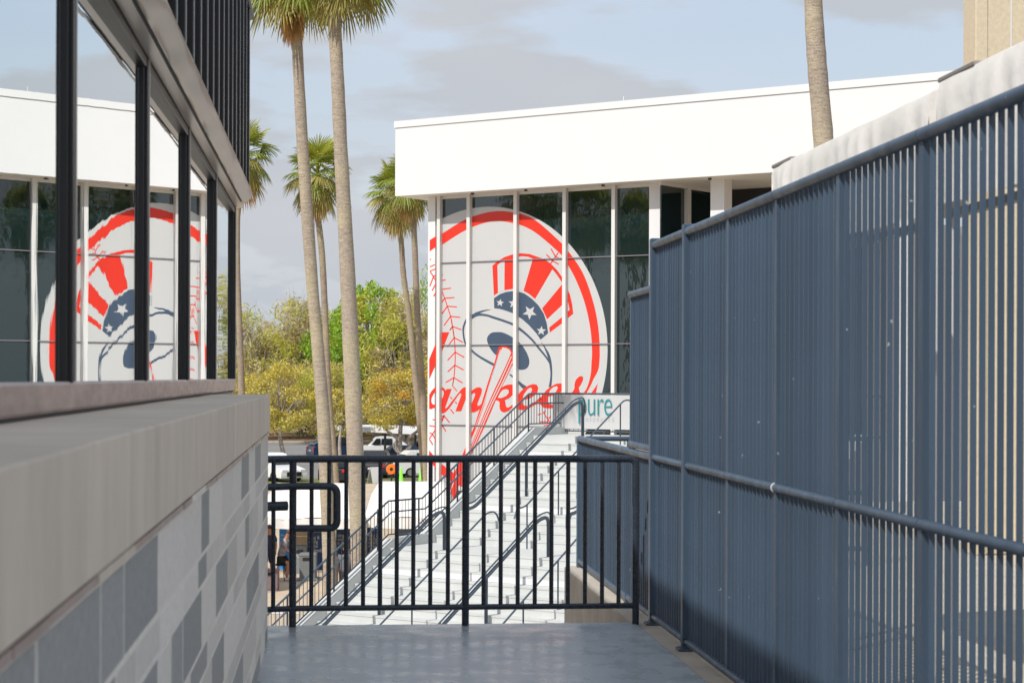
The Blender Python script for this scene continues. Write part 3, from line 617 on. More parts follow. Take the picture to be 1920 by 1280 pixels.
# sloped side kerb on the left
pr = [(-1.75, 0.16), (0.0, 0.16)]
runs = [-1.75, -0.15, NU*T-0.05, NU*T+LAND-0.15, r0+NL*T+0.1]
top = [sp(-0.28, r, nose(max(r, 0) if r < 0 else r)+0.20) for r in runs]
bot = [sp(-0.28, r, nose(max(r, 0))-0.9) for r in runs]
b = MB(); b.prism(top+bot[::-1], E*0.276); b.build('side_kerb', m_step, st)
b = MB(); b.prism([sp(SWID+.002, -1.75, ZT0-.3), sp(SWID+.002, 0, ZT0+.2), sp(SWID+.002, NU*T, nose(NU*T)+.2), sp(SWID+.002, r0, nose(r0)+.2), sp(SWID+.002, r0+NL*T, ZG+.2), sp(SWID+.002, r0+NL*T, ZG), sp(SWID+.002, -1.75, ZG)], E*0.3); b.build('side_wall', m_step, st)
b = MB(); b.prism([sp(0.05, -1.70, ZT0-.3), sp(.05, 0.1, ZT0-.5), sp(.05, NU*T, nose(NU*T)-.6), sp(.05, r0, nose(r0)-.6), sp(.05, r0+NL*T-1.0, ZG), sp(.05, -1.70, ZG)], E*(SWID-.1)); b.build('underside', m_conc, st)

# guardrail along the kerb, over the landing and round the top
sg = thing('stair_guardrail', 'blue-grey baluster guardrail running down the left kerb of the white stairs', 'guardrail', sp(-0.14, 3, ZG))
GA = -0.14
gruns = [-1.6, 0.0, NU*T+0.05, NU*T+LAND-0.1, r0+NL*T+0.0]
def gz(run, h): return nose(max(run, 0))+h
for h, r_, nm, aa in ((1.09, 0.024, 'top_rail', 0), (0.30, 0.018, 'bottom_rail', 0), (0.84, 0.02, 'handrail', 0.10)):
    b = MB(); b.tube([sp(GA+aa, r, gz(r, h)) for r in gruns], r_, 8); b.build(nm, m_rail2, sg, smooth='auto')
b = MB(); b.tube([(0, 0, 0), (0, 0, 0.79)], 0.0095, 6); sbal = b.mesh('baluster', m_rail2, smooth='auto')
b = MB(); b.tube([(0, 0, 0), (0, 0, 0.99)], 0.021, 8); spost = b.mesh('post', m_rail2, smooth='auto')
r = gruns[0]; k = 0
while r < gruns[-1]:
    if k % 12 == 0: inst('post', spost, sp(GA, r, gz(r, 0.10)), sg)
    else: inst('baluster', sbal, sp(GA, r, gz(r, 0.30)), sg)
    r += 0.135; k += 1
inst('post', spost, sp(GA, gruns[-1], gz(gruns[-1], 0.10)), sg)
# back of the top landing
tg = thing('landing_guardrail', 'blue-grey baluster guardrail at the back of the top landing', 'guardrail', sp(3, -1.6, ZT0))
for h, r_, nm in ((1.09, 0.024, 'top_rail'), (0.09, 0.018, 'bottom_rail')):
    b = MB(); b.tube([sp(GA, -1.6, ZT0+h), sp(SWID, -1.6, ZT0+h)], r_, 8); b.build(nm, m_rail2, tg, smooth='auto')
b = MB(); b.tube([(0, 0, 0), (0, 0, 1.0)], 0.0095, 6); tbal = b.mesh('baluster', m_rail2, smooth='auto')
b = MB(); b.tube([(0, 0, 0), (0, 0, 1.09)], 0.021, 8); tpost = b.mesh('post', m_rail2, smooth='auto')
a = GA; k = 0
while a < 5.2:
    inst('post' if k % 10 == 0 else 'baluster', tpost if k % 10 == 0 else tbal, sp(a, -1.6, ZT0+(0 if k % 10 == 0 else .09)), tg); a += 0.135; k += 1
# printed banner on that rail
def bproj(px, py, off):                         # on the vertical plane of the landing rail
    d = ray(px, py); c = sp(0, -1.6+off, 0); t = (c-CAMP).dot(B)/d.dot(B); return CAMP+d*t
bn = thing('banner', 'wrinkled white vinyl banner with teal lettering on the top landing rail', 'banner', bproj(1110, 800, .05))
a0 = (bproj(1038, 741, .05)-SO).dot(E); a1 = a0+4.6; zt_, zb_ = bproj(1110, 740, .05).z, bproj(1110, 804, .05).z
b = MB(); nx, nz_ = 90, 10; vs = []; rng = random.Random(3)
wv = [(rng.uniform(2, 14), rng.uniform(0, 6.3), rng.uniform(-.6, .6), rng.uniform(0.3, 1)) for _ in range(9)]
for j in range(nz_+1):
    for k in range(nx+1):
        a = a0+(a1-a0)*k/nx; z_ = zb_+(zt_-zb_)*j/nz_
        off = sum(math.sin(a*f+p_+z_*g*3)*m_ for f, p_, g, m_ in wv)*0.0052
        vs.append(sp(a, -1.6+0.06+off, z_))
b.add(vs, [(j*(nx+1)+k, j*(nx+1)+k+1, (j+1)*(nx+1)+k+1, (j+1)*(nx+1)+k) for j in range(nz_) for k in range(nx)])
b.build('sheet', mat('banner_vinyl', (0.52, 0.52, 0.515), 0.4), bn, smooth=True)
def text(name, body, m, parent, origin, xdir, zdir, size, sx=1.0, space=1.0, bold=0.0):
    c = bpy.data.curves.new(name, 'FONT'); c.body = body; c.size = size; c.extrude = 0.001; c.space_character = space; c.offset = bold
    tmp = bpy.data.objects.new('tmp_text', c); COL.objects.link(tmp); bpy.context.view_layer.update()
    me = bpy.data.meshes.new_from_object(tmp.evaluated_get(bpy.context.evaluated_depsgraph_get()))
    bpy.data.objects.remove(tmp); bpy.data.curves.remove(c)
    x = xdir.normalized(); y = zdir.normalized(); z = x.cross(y)
    me.transform(Matrix(((x.x*sx, y.x, z.x, origin.x), (x.y*sx, y.y, z.y, origin.y), (x.z*sx, y.z, z.z, origin.z), (0, 0, 0, 1))))
    me.materials.clear(); me.materials.append(m)
    return link(bpy.data.objects.new(name, me), parent)
m_teal = mat('teal_ink', (0.012, 0.235, 0.265), 0.5); m_gink = mat('grey_ink', (0.40, 0.44, 0.46), 0.5)
text('lettering', 'pure', m_teal, bn, bproj(1082, 778.5, .09), E, Up, 1.0, 0.62, space=0.94, bold=-0.011)
text('small_lettering', 'INSURANCE', m_gink, bn, bproj(1093, 788.5, .09), E, Up, 0.15, 0.70, space=1.9, bold=-0.002)

# central handrails
def big_rail(a, ra, rb, name_label):
    t_ = thing('stair_handrail', name_label, 'handrail', sp(a, (ra+rb)/2, nose(rb)), 'handrails of the white stairs')
    za, zb2 = nose(max(ra, 0)), nose(rb)
    sl_ = lambda r: ZL0-(r-RL0)/T*RI
    RL0 = ra+0.40; ZL0 = nose(RL0)+0.86
    pts = [sp(a, ra, za), sp(a, ra, nose(RL0)+0.93), sp(a, RL0, nose(RL0)+0.88), sp(a, rb-0.35, nose(rb-0.35)+0.88), sp(a, rb, nose(rb-0.35)+0.86), sp(a, rb, zb2)]
    b = MB(); b.tube(arc(pts, 0.22, 6), 0.042, 10); b.build('rail', m_rail2, t_, smooth='auto')
    up = 0.115
    pts = [sp(a, ra-0.11, za+0.60), sp(a, ra-0.10, nose(RL0)+0.93+up), sp(a, RL0, nose(RL0)+0.88+up), sp(a, rb-0.33, nose(rb-0.35)+0.88+up), sp(a, rb+0.11, nose(rb-0.35)+0.86+up), sp(a, rb+0.11, zb2+0.58)]
    b = MB(); b.tube(arc(pts, 0.26, 6), 0.019, 8); b.build('grab_rail', m_rail2, t_, smooth='auto')
    n_ = 5
    for k in range(n_):
        r = RL0+(rb-0.35-RL0)*(k+.5)/n_; b = MB(); b.tube([sp(a, r, nose(r)+0.88), sp(a, r, nose(r)+0.88+up)], 0.009, 6); b.build('bracket', m_rail2, t_)
    r = (RL0+rb-.35)/2; b = MB(); b.tube([sp(a, r, nose(r)-0.2), sp(a, r, nose(r)+0.88)], 0.04, 10); b.build('post', m_rail2, t_, smooth='auto')
def thin_rail(a, ra, rb, name_label):
    t_ = thing('stair_handrail', name_label, 'handrail', sp(a, (ra+rb)/2, nose(rb)), 'handrails of the white stairs')
    R0 = ra+0.35
    pts = [sp(a, ra-.15, nose(max(R0, 0))+0.70), sp(a, ra, nose(R0)+0.95), sp(a, R0, nose(R0)+0.95), sp(a, rb-0.35, nose(rb-0.35)+0.95), sp(a, rb, nose(rb-0.35)+0.93), sp(a, rb+.1, nose(rb-0.35)+0.70)]
    b = MB(); b.tube(arc(pts, 0.15, 5), 0.021, 8); b.build('rail', m_rail2, t_, smooth='auto')
    for f in (0.04, 0.36, 0.68, 0.98):
        r = R0+(rb-0.35-R0)*f; b = MB(); b.tube([sp(a, r, nose(r)-0.2), sp(a, r, nose(r)+0.95)], 0.018, 8); b.build('post', m_rail2, t_, smooth='auto')
nm = ['first', 'second', 'third', 'fourth', 'fifth']
for k, a in enumerate((1.30, 2.74, 4.16, 5.58, 7.0)):
    f_ = big_rail if k % 2 == 0 else thin_rail; ty = 'thick double' if k % 2 == 0 else 'thin single'
    f_(a, -0.35, NU*T+0.28, ty+' handrail on the upper flight, '+nm[k]+' from the left kerb')
    f_(a, r0-0.35, r0+NL*T+0.2, ty+' handrail on the lower flight, '+nm[k]+' from the left kerb')

# ------------------------------------------------------------------ palms
def barkmat(name, c1, c2, ring):
    m = bpy.data.materials.new(name); m.use_nodes = True; n = m.node_tree; b = n.nodes['Principled BSDF']; b.inputs['Roughness'].default_value = .95
    t = n.nodes.new('ShaderNodeTexCoord'); mp_ = n.nodes.new('ShaderNodeMapping'); mp_.inputs['Scale'].default_value = (1, 1, ring); n.links.new(t.outputs['Object'], mp_.inputs['Vector'])
    a = n.nodes.new('ShaderNodeTexNoise'); a.inputs['Scale'].default_value = 5; a.inputs['Detail'].default_value = 8; a.inputs['Roughness'].default_value = .75; n.links.new(mp_.outputs['Vector'], a.inputs['Vector'])
    f = n.nodes.new('ShaderNodeTexNoise'); f.inputs['Scale'].default_value = 30; f.inputs['Detail'].default_value = 4; n.links.new(t.outputs['Object'], f.inputs['Vector'])
    g = n.nodes.new('ShaderNodeTexNoise'); g.inputs['Scale'].default_value = .9; g.inputs['Detail'].default_value = 5; n.links.new(t.outputs['Object'], g.inputs['Vector'])
    ad = n.nodes.new('ShaderNodeMath'); ad.operation = 'MULTIPLY_ADD'; ad.inputs[1].default_value = .36; n.links.new(f.outputs['Fac'], ad.inputs[0]); 
    hl = n.nodes.new('ShaderNodeMath'); hl.operation = 'MULTIPLY'; hl.inputs[1].default_value = .64; n.links.new(a.outputs['Fac'], hl.inputs[0]); n.links.new(hl.outputs[0], ad.inputs[2])
    def ramp(c, lo, hi):
        r = n.nodes.new('ShaderNodeValToRGB'); el = r.color_ramp.elements; el[0].position = .38; el[1].position = .62; el[0].color = (*[q*lo for q in c], 1); el[1].color = (*[q*hi for q in c], 1); n.links.new(ad.outputs[0], r.inputs['Fac']); return r
    r1, r2 = ramp(c1, .55, 1.25), ramp(c2, .65, 1.2)
    gr = n.nodes.new('ShaderNodeValToRGB'); gr.color_ramp.elements[0].position = .45; gr.color_ramp.elements[1].position = .62; n.links.new(g.outputs['Fac'], gr.inputs['Fac'])
    mxn = n.nodes.new('ShaderNodeMix'); mxn.data_type = 'RGBA'; n.links.new(gr.outputs['Color'], mxn.inputs['Factor']); n.links.new(r1.outputs['Color'], mxn.inputs['A']); n.links.new(r2.outputs['Color'], mxn.inputs['B']); n.links.new(mxn.outputs['Result'], b.inputs['Base Color'])
    bp = n.nodes.new('ShaderNodeBump'); bp.inputs['Distance'].default_value = .025; n.links.new(ad.outputs[0], bp.inputs['Height']); n.links.new(bp.outputs['Normal'], b.inputs['Normal'])
    return m
m_trunk = barkmat('palm_bark', (0.40, 0.335, 0.265), (0.45, 0.385, 0.27), 6.5); m_trunk2 = barkmat('palm_bark_far', (0.33, 0.265, 0.20), (0.36, 0.30, 0.20), 5.0)
mf = [leafmat('frond_green', (0.25, 0.30, 0.04)), leafmat('frond_bright', (0.42, 0.44, 0.05)), leafmat('frond_olive', (0.35, 0.31, 0.08)), leafmat('frond_dead', (0.58, 0.36, 0.15))]
def frond_mesh(el, seed, m, R=1.0, Lp=0.85, droop=0.75, spread=112):
    rng = random.Random(seed); b = MB(); e0, e1 = R_(el), R_(el-22)
    u0 = Vector((math.cos(e0), 0, math.sin(e0))); u1 = Vector((math.cos(e1), 0, math.sin(e1)))
    p0 = Vector((0, 0, 0)); p1 = u0*Lp*0.5; hub = p1+u1*Lp*0.5
    b.tube([p0, p1, hub], [0.028, 0.02, 0.014], 5)
    n = 15; tw = rng.uniform(-0.35, 0.35); wv = Vector((0, math.cos(tw), math.sin(tw)))
    for i in range(-n, n+1):
        a = R_(spread)*i/n+rng.uniform(-.02, .02); d0 = u1*math.cos(a)+wv*math.sin(a); rr = R*(1-0.28*abs(i/n)**2)*rng.uniform(0.88, 1.06); dr = droop*.66*rng.uniform(0.7, 1.3)
        side = (u1*-math.sin(a)+wv*math.cos(a)); da = R_(spread)/n; nrm = d0.cross(side)
        prof = [(0.04, 0.012), (0.30, 0.30*rr*da*0.52), (0.52, 0.52*rr*da*0.40), (0.78, 0.022), (1.0, 0.003)]
        c = []; vs = []
        for t, hw in prof:
            p = hub+d0*(rr*t*(1-0.22*dr*t))+Vector((0, 0, -1))*(dr*rr*max(0, t-0.25)**1.6*1.1)
            fold = nrm*hw*0.35*(1 if i % 2 else -1)
            vs += [p-side*hw+fold, p+side*hw-fold]
        b.add(vs, [(2*k, 2*k+1, 2*k+3, 2*k+2) for k in range(len(prof)-1)])
    return b.mesh('frond', m, recalc=False)
FR = {}
for k, (el, mi, dr) in enumerate(((82, 1, .25), (66, 1, .35), (50, 0, .5), (36, 0, .7), (20, 0, .85), (5, 2, 1.0), (-12, 0, 1.1), (-28, 2, 1.1), (-45, 2, 1.0), (-66, 3, .8))):
    FR[k] = [frond_mesh(el, 10*k+j, mf[mi], droop=dr) for j in range(2)]
skirt_mesh = [frond_mesh(-80, 900+j, mf[3], R=0.95, Lp=0.35, droop=.4, spread=30) for j in range(2)]
def palm(label, pts, depth, crown_c, scale, seed, nf=42, dead=3, ragged=0.0, low=None, trunk_m=None, skirt=0):
    rng = random.Random(seed); low = low if low is not None else 9
    base = at(pts[-1][0], pts[-1][1], depth); base.z = ZG-0.3
    t = thing('fan_palm', label, 'palm tree', (base.x, base.y, ZG), 'fan palms around the stairs')
    P = catmull([tuple(at(p[0], p[1], depth))+(p[2]*depth/F,) for p in pts], 7, False); P.append((base.x, base.y, base.z, P[-1][3]*1.15))
    b = MB(); rs = []
    for i, p in enumerate(P): rs.append(p[3]*(1+rng.uniform(-.03, .03)+(ragged*(1 if i % 2 else -.5))))
    b.tube([p[:3] for p in P], rs, 14); b.build('trunk', trunk_m or m_trunk, t, smooth=True)
    if crown_c is not None:
        c = at(crown_c[0], crown_c[1], depth)
        for k in range(nf):
            g = k/nf; lev = min(low, int(g*(low+0.99))); me = FR[lev][k % 2]
            inst('frond', me, c+Vector((0, 0, (0.5-g)*0.5*scale)), t, rz=k*2.39996+rng.uniform(-.2, .2), sc=[scale*rng.uniform(.88, 1.12)]*3)
        for k in range(skirt): inst('dead_frond', skirt_mesh[k % 2], c+Vector((0, 0, -0.15*scale-.02*k)), t, rz=k*2.4+.4, sc=[scale*rng.uniform(.8, 1.1)]*3)
    return t
palm('tallest thick fan palm trunk rising in front of the stairs, mottled yellow bark', [(622, -60, 12), (625, 0, 12.3), (633, 150, 12.6), (640, 300, 13.3), (651, 500, 14.8), (660, 700, 16.2), (668, 900, 15.6), (677, 1150, 15.5), (678, 1200, 17)], 44, (650, -70), .84, 1, low=8)
palm('slender leaning fan palm with a skirt of orange dead fronds beside the thick palm', [(552, 10, 10), (557, 80, 10.4), (562, 180, 10.6), (569, 300, 11.5), (586, 540, 11.6), (600, 700, 12), (610, 850, 13), (622, 1150, 14), (622, 1190, 15)], 46, (550, -52), .92, 2, low=7, skirt=22)
palm('distant fan palm with a full round crown between the two near trunks', [(594, 330, 5.2), (596, 400, 5.5), (604, 480, 6), (610, 600, 6), (617, 750, 6.2), (626, 850, 6.3), (634, 960, 7), (636, 985, 7.4)], 78, (596, 330), 0.9, 3, trunk_m=m_trunk2)
palm('distant fan palm half hidden behind the dark building corner', [(452, 300, 4.5), (446, 400, 4.6), (446, 520, 5), (450, 640, 5.8), (453, 740, 6.5), (458, 960, 7)], 76, (457, 296), .88, 4, trunk_m=m_trunk2)
palm('distant fan palm with ragged stubbed trunk left of the glass building', [(747, 395, 4.6), (752, 450, 5), (757, 520, 5.4), (768, 600, 5.6), (778, 700, 6), (788, 800, 6), (796, 900, 6.4), (798, 960, 7)], 86, (742, 365), .92, 5, ragged=.08, trunk_m=m_trunk2, skirt=5)
palm('distant smooth fan palm trunk against the corner of the glass building', [(770, 350, 5), (773, 390, 5.3), (777, 450, 5.6), (783, 600, 6), (790, 700, 6.3), (798, 850, 6.6), (801, 950, 7.2)], 83, (768, 345), 0.88, 6, trunk_m=m_trunk2)
palm('bare palm trunk standing in front of the white roof edge at the right', [(1512, -420, 15.5), (1520, -200, 16.5), (1525, 0, 17), (1532, 120, 18.2), (1544, 265, 19), (1552, 420, 19.5), (1556, 560, 20)], 36, (1510, -450), 1.2, 7)
# palms left of the picture: the glass front mirrors them
for k, (px, dist, dz, hh) in enumerate(((1100, 33, 0, 14.6), (1190, 35, 0, 14.2), (1000, 30, 0, 15.4), (1300, 38, 0, 14.6))):
    q = fac(px, 420); d = ray(px, 420).normalized(); d = d-N*2*d.dot(N); d.z = 0; d.normalize(); q = q+d*dist
    rng = random.Random(50+k); t = thing('fan_palm', ['fan palm mirrored in the fourth bay of the glass front', 'fan palm mirrored in the last bay of the glass front', 'fan palm mirrored above the logo', 'tall fan palm mirrored by the recessed glazing'][k], 'palm tree', (q.x, q.y, ZG), 'fan palms around the stairs')
    b = MB(); b.tube([(q.x+rng.uniform(-.1, .1)*j*.3, q.y, ZG+(hh)*j/8) for j in range(9)], [.24-.008*j for j in range(9)], 12); b.build('trunk', m_trunk, t, smooth=True)
    for j in range(40):
        g = j/40; inst('frond', FR[min(8, int(g*9.9))][j % 2], (q.x, q.y, ZG+hh+.1+(0.5-g)*.5), t, rz=j*2.4, sc=[1.1]*3)

# ------------------------------------------------------------------ broad trees
m_bark = mat('grey_bark', (0.36, 0.31, 0.26), 0.95, var=0.35, vscale=3, bump=0.03, bscale=6)
m_twig = leafmat('bare_twigs', (0.58, 0.48, 0.31), 0.3, 0.25)
m_lg = leafmat('leaf_bright', (0.32, 0.50, 0.04), 0.35); m_ol = leafmat('leaf_olive', (0.60, 0.52, 0.14), 0.25)
m_ye = leafmat('leaf_yellow', (0.64, 0.52, 0.08), 0.3); m_dk = leafmat('leaf_dark', (0.17, 0.19, 0.04), 0.5, 0.2); m_br = leafmat('leaf_rust', (0.40, 0.26, 0.11), 0.4, 0.2)
m_or = leafmat('leaf_orange', (0.60, 0.34, 0.03), 0.3)
m_yg = leafmat('leaf_yellowgreen', (0.56, 0.55, 0.08), 0.3)
def leaves(b, centre, rad, n, size, rng, long=1.0, up=0.0):
    for _ in range(n):
        while True:
            v = Vector((rng.uniform(-1, 1), rng.uniform(-1, 1), rng.uniform(-1, 1)))
            if v.length < 1: break
        p = centre+Vector((v.x*rad.x, v.y*rad.y, v.z*rad.z))
        a = Vector((rng.gauss(0, 1), rng.gauss(0, 1), rng.gauss(0, 1)+up)).normalized(); c = a.orthogonal().normalized()
        c = (Matrix.Rotation(rng.uniform(0, 6.28), 3, a) @ c); s_ = size*rng.uniform(.6, 1.3); a = a*s_*long; c = c*s_/max(1, long*.7)
        b.add([p-a-c*.2, p+c*.5, p+a+c*.1, p-c*.5], [(0, 1, 2, 3)])
def tree(label, base, h, rx, rz, zc, mats, seed, n=3000, clumps=34, size=.26, bare=False, trunk_r=.28, fork=False, group='trees behind the car park', cut=0.55):
    rng = random.Random(seed); base = Vector(base); t = thing('broadleaf_tree', label, 'tree', base, group)
    b = MB(); c0 = base+Vector((rng.uniform(-.4, .4), 0, zc-rz*0.55))
    if fork:
        kn = base+Vector((.1, 0, 1.0))
        for dx, j in ((-.75, .25), (.75, -.2)):
            q = MB(); q.tube(catmull([tuple(kn), tuple(kn+Vector((dx*.7, .1, .55))), tuple(kn+Vector((dx*.8+j, .1, 1.1))), tuple(kn+Vector((dx*1.5, 0, 1.75))), tuple(kn+Vector((dx*1.4, 0, 2.6)))], 4, False), [trunk_r*(.78-.03*i) for i in range(17)], 8); q.build('limb', m_bark, t, smooth=True)
    b.tube(catmull([tuple(base-Vector((0, 0, .2))), tuple(base+(c0-base)*.5+Vector((rng.uniform(-.3, .3), 0, 0))), tuple(c0)], 4, False), [trunk_r*(1-.06*i) for i in range(9)], 8); b.build('trunk', m_bark, t, smooth=True)
    b = MB(); cb = MB(); cs = []
    for k in range(clumps):
        th = k*2.39996+rng.uniform(-.4, .4); uz = rng.uniform(-.75, 1.0); rr = math.sqrt(max(0, 1-uz*uz*.85))*rng.uniform(.45, 1.0)
        c = base+Vector((math.cos(th)*rx*rr, math.sin(th)*rx*rr, zc+uz*rz)); cs.append(c)
        mid = c0.lerp(c, .5)+Vector((rng.uniform(-.4, .4), rng.uniform(-.4, .4), rng.uniform(0, .5)))
        b.tube([c0, mid, c], [trunk_r*.35, trunk_r*.2, trunk_r*.07], 5, False)
        for q in range(5 if bare else 2):
            e_ = c+Vector((rng.gauss(0, .22), rng.gauss(0, .22), rng.gauss(.1, .2)))*rx; b.tube([mid.lerp(c, .6), e_], [trunk_r*.07, trunk_r*.02], 4, False)
    b.build('branches', m_bark, t)
    for c in cs:
        k = rng.uniform(.6, 1.3); cb.cur = rng.choices(range(len(mats)), [1.0]+[.55]*(len(mats)-1))[0]
        leaves(cb, c, Vector((rx*.30*k, rx*.30*k, rz*.26*k)), int(n/clumps*k), size, rng, long=(2.1 if bare else 1.0), up=.4 if bare else 0)
    cb.build('crown', mats, t, recalc=False)
def tr(label, px, ytop, ybot, depth, wpx, mats, seed, **kw):
    g = at(px, 700, depth); base = Vector((g.x, g.y, ZG)); zt_ = at(px, ytop, depth).z; zb_ = at(px, ybot, depth).z
    tree(label, base, zt_-ZG, wpx/2*depth/F, (zt_-zb_)/2, (zt_+zb_)/2-ZG, mats, seed, **kw)
tr('bare brown twiggy tree nearest the dark building corner', 492, 590, 800, 190, 210, [m_twig, m_ol, m_yg, m_br], 21, bare=True, n=13566, clumps=67, size=0.136)
tr('bare grey-brown tree with a ragged high top behind the leaning palm', 565, 572, 790, 195, 180, [m_twig, m_yg, m_ol], 22, bare=True, n=13566, clumps=67, size=0.136)
tr('tall bright green tree behind the thick palm trunk', 700, 545, 740, 182, 150, [m_lg, m_lg, m_yg], 23, n=13566, clumps=59, size=0.184)
tr('smaller bright green tree between the leaning palm and the thick palm', 628, 600, 780, 186, 120, [m_lg, m_dk], 24, n=8398, clumps=40, size=0.184)
tr('olive yellow tree with fine foliage beside the green tree', 752, 570, 800, 178, 150, [m_ol, m_yg, m_twig], 25, n=13566, clumps=59, size=0.129, bare=True)
tr('tall olive tree against the left edge of the glass building', 806, 525, 790, 184, 120, [m_ol, m_yg, m_lg], 26, n=11628, clumps=54, size=0.136)
tr('low rust-brown bare tree behind the yellow flowering trees', 600, 690, 830, 176, 170, [m_ol, m_yg, m_br], 27, bare=True, n=10336, clumps=54, size=0.129)
tr('yellow flowering tree with pale branches beside the stone wall end', 535, 690, 815, 146, 150, [m_ye, m_ol, m_yg, m_ye], 28, n=10982, clumps=54, size=0.102, trunk_r=.2, group='yellow flowering trees in the car park')
tr('orange-yellow flowering tree with twisted forked trunk over the carport', 752, 700, 806, 128, 150, [m_ye, m_or, m_ol], 29, n=11628, clumps=59, size=0.088, trunk_r=.22, fork=True, group='yellow flowering trees in the car park')
tr('small yellow tree with a sawn branch behind the thick palm', 640, 735, 815, 136, 80, [m_ye, m_ol], 30, n=4845, clumps=29, size=0.088, trunk_r=.16, group='yellow flowering trees in the car park')
tr('yellow-green tree filling the gap behind the leaning palm', 530, 640, 810, 205, 170, [m_yg, m_ol, m_twig], 32, n=7500, clumps=60, size=.16)
tr('olive tree low behind the bright green tree', 720, 640, 830, 205, 190, [m_ol, m_yg], 33, n=7500, clumps=60, size=.16)
tr('pale yellow-green tree at the back of the lot left of the bright one', 655, 640, 830, 200, 170, [m_yg, m_ol], 31, n=8398, clumps=45, size=0.184)
b = MB(); rng = random.Random(77)
for k in range(46): leaves(b, Vector((-62+k*2.9, 188+rng.uniform(-2, 10), ZG+rng.uniform(1, 2.2))), Vector((2.4, 2, 2.2)), 170, .24, rng)
tag(b.build('undergrowth', m_dk, recalc=False), 'dark undergrowth filling the space below the far trees', 'undergrowth', kind='stuff')
b = MB()
for k in range(60):
    x = -110+k*3.6; 
    for j in range(3): leaves(b, Vector((x+rng.uniform(-1, 1), 225+rng.uniform(-5, 15), ZG+3+j*2.3+rng.uniform(-1, 1))), Vector((3, 3, 2)), 90, .30, rng, long=1.6)
tag(b.build('far_wood', m_ol, recalc=False), 'far olive wood closing the view behind the car park', 'wood', kind='stuff')

# ------------------------------------------------------------------ carport and cars
def prism_car(b, prof, y0, y1, tap=0.0):
    n = len(prof); vs = [(x, y0+(tap if z > .9 else 0), z) for x, z in prof]+[(x, y1-(tap if z > .9 else 0), z) for x, z in prof]
    tri = tessellate_polygon([[Vector((x, 0, z)) for x, z in prof]])
    b.add(vs, [tuple(q) for q in tri]+[tuple(i+n for i in q[::-1]) for q in tri]+[(i, (i+1) % n, n+(i+1) % n, n+i) for i in range(n)])
def car(label, px, ybase, heading, paint, suv=False, rough=.25):
    p = onz(px, ybase, ZG); t = thing('parked_car', label, 'car', (p.x, p.y, ZG), 'cars in the car park')
    M = Matrix.Translation((p.x, p.y, ZG)) @ Matrix.Rotation(heading, 4, 'Z'); H = 1.68 if suv else 1.44; L_, W_ = 4.6, 1.84; hb = 0.98 if suv else 0.86
    def fin(b, name, m, par=t, smooth='auto'):
        b.v = [tuple(M @ Vector(q)) for q in b.v]; return b.build(name, m, par, smooth=smooth)
    arch = lambda cx: [(cx+.36*math.cos(R_(a_)), .30+.36*math.sin(R_(a_))) for a_ in range(0, 181, 30)]
    low = [(2.28, .24), (2.3, .55), (2.22, .72), (1.0, hb), (-2.1, hb+.03), (-2.28, .8), (-2.3, .3), (-2.2, .22)]
    low += [(-1.35-.36*math.cos(R_(a_)), .27+.36*math.sin(R_(a_))) for a_ in range(0, 181, 30)]+[(1.42-.36*math.cos(R_(a_)), .27+.36*math.sin(R_(a_))) for a_ in range(0, 181, 30)]
    b = MB(); prism_car(b, low, -W_/2, W_/2)
    cab = [(1.05, hb-.02), (.30, H-.05), (-.1, H), (-1.3, H-.02), (-2.15 if suv else -1.75, hb+.01)]
    prism_car(b, cab, -W_/2+.05, W_/2-.05, .14); body = fin(b, 'body', paint)
    for s_ in (-1, 1):
        for xa, xb in (((.72, .0), (-.08, -.92), (-1.0, -1.6))[0], (-.08, -.92)):
            b = MB(); yb, yt = s_*(W_/2-.045), s_*(W_/2-.155)
            za, zz = hb+.06, H-.14; xs = (xa, xb)
            b.add([(xa, yb, za), (xb, yb, za), (xb, yt, zz), (min(xa, .30+.0) if xa > .3 else xa, yt, zz)], [(0, 1, 2, 3)]); fin(b, 'side_window', m_carglass)
        for cxw in (1.42, -1.35):
            b = MB(); yy = s_*(W_/2-.10); b.tube([(cxw, yy-.10*s_, .32), (cxw, yy+.09*s_, .32)], .32, 18); w_ = fin(b, 'wheel', m_rub)
            b = MB(); b.tube([(cxw, yy+.085*s_, .32), (cxw, yy+.10*s_, .32)], .20, 14); fin(b, 'rim', m_alu, w_)
        b = MB(); b.obox((2.24, s_*.66, .66), (.06, 0, 0), (0, .20, 0), (0, 0, .07)); fin(b, 'headlight', mat('headlight', (.8, .8, .8), .1))
        b = MB(); b.obox((-2.27, s_*.70, .78), (.03, 0, 0), (0, .16, 0), (0, 0, .09)); fin(b, 'tail_light', mat('tail_light', (.5, .01, .01), .2))
    b = MB(); k0 = .045; b.add([(1.0+k0, -.72, hb+.04), (1.0+k0, .72, hb+.04), (.33+k0*.6, .66, H-.12), (.33+k0*.6, -.66, H-.12)], [(0, 1, 2, 3)]); fin(b, 'windscreen', m_carglass)
    xr_ = -2.15 if suv else -1.75
    b = MB(); b.add([(xr_-.02, -.72, hb+.08), (xr_-.02, .72, hb+.08), (-1.34-.02, .66, H-.1), (-1.34-.02, -.66, H-.1)], [(0, 1, 2, 3)]); fin(b, 'rear_window', m_carglass)
    b = MB(); b.obox((2.285, 0, .47), (.03, 0, 0), (0, .52, 0), (0, 0, .13)); fin(b, 'grille', m_rub)
    b = MB(); b.obox((-2.30, 0, .62), (.012, 0, 0), (0, .2, 0), (0, 0, .06)); fin(b, 'number_plate', m_wtrim)
    return t
pw = mat('car_white', (.75, .75, .74), .25); pk = mat('car_black', (.012, .013, .016), .2); pb = mat('car_navy', (.015, .03, .07), .2); pg = mat('car_silver', (.42, .43, .44), .3, metal=.4)
car('white car with dark grille on the asphalt beside the stone wall end', 512, 900, R_(-55), pw, True)
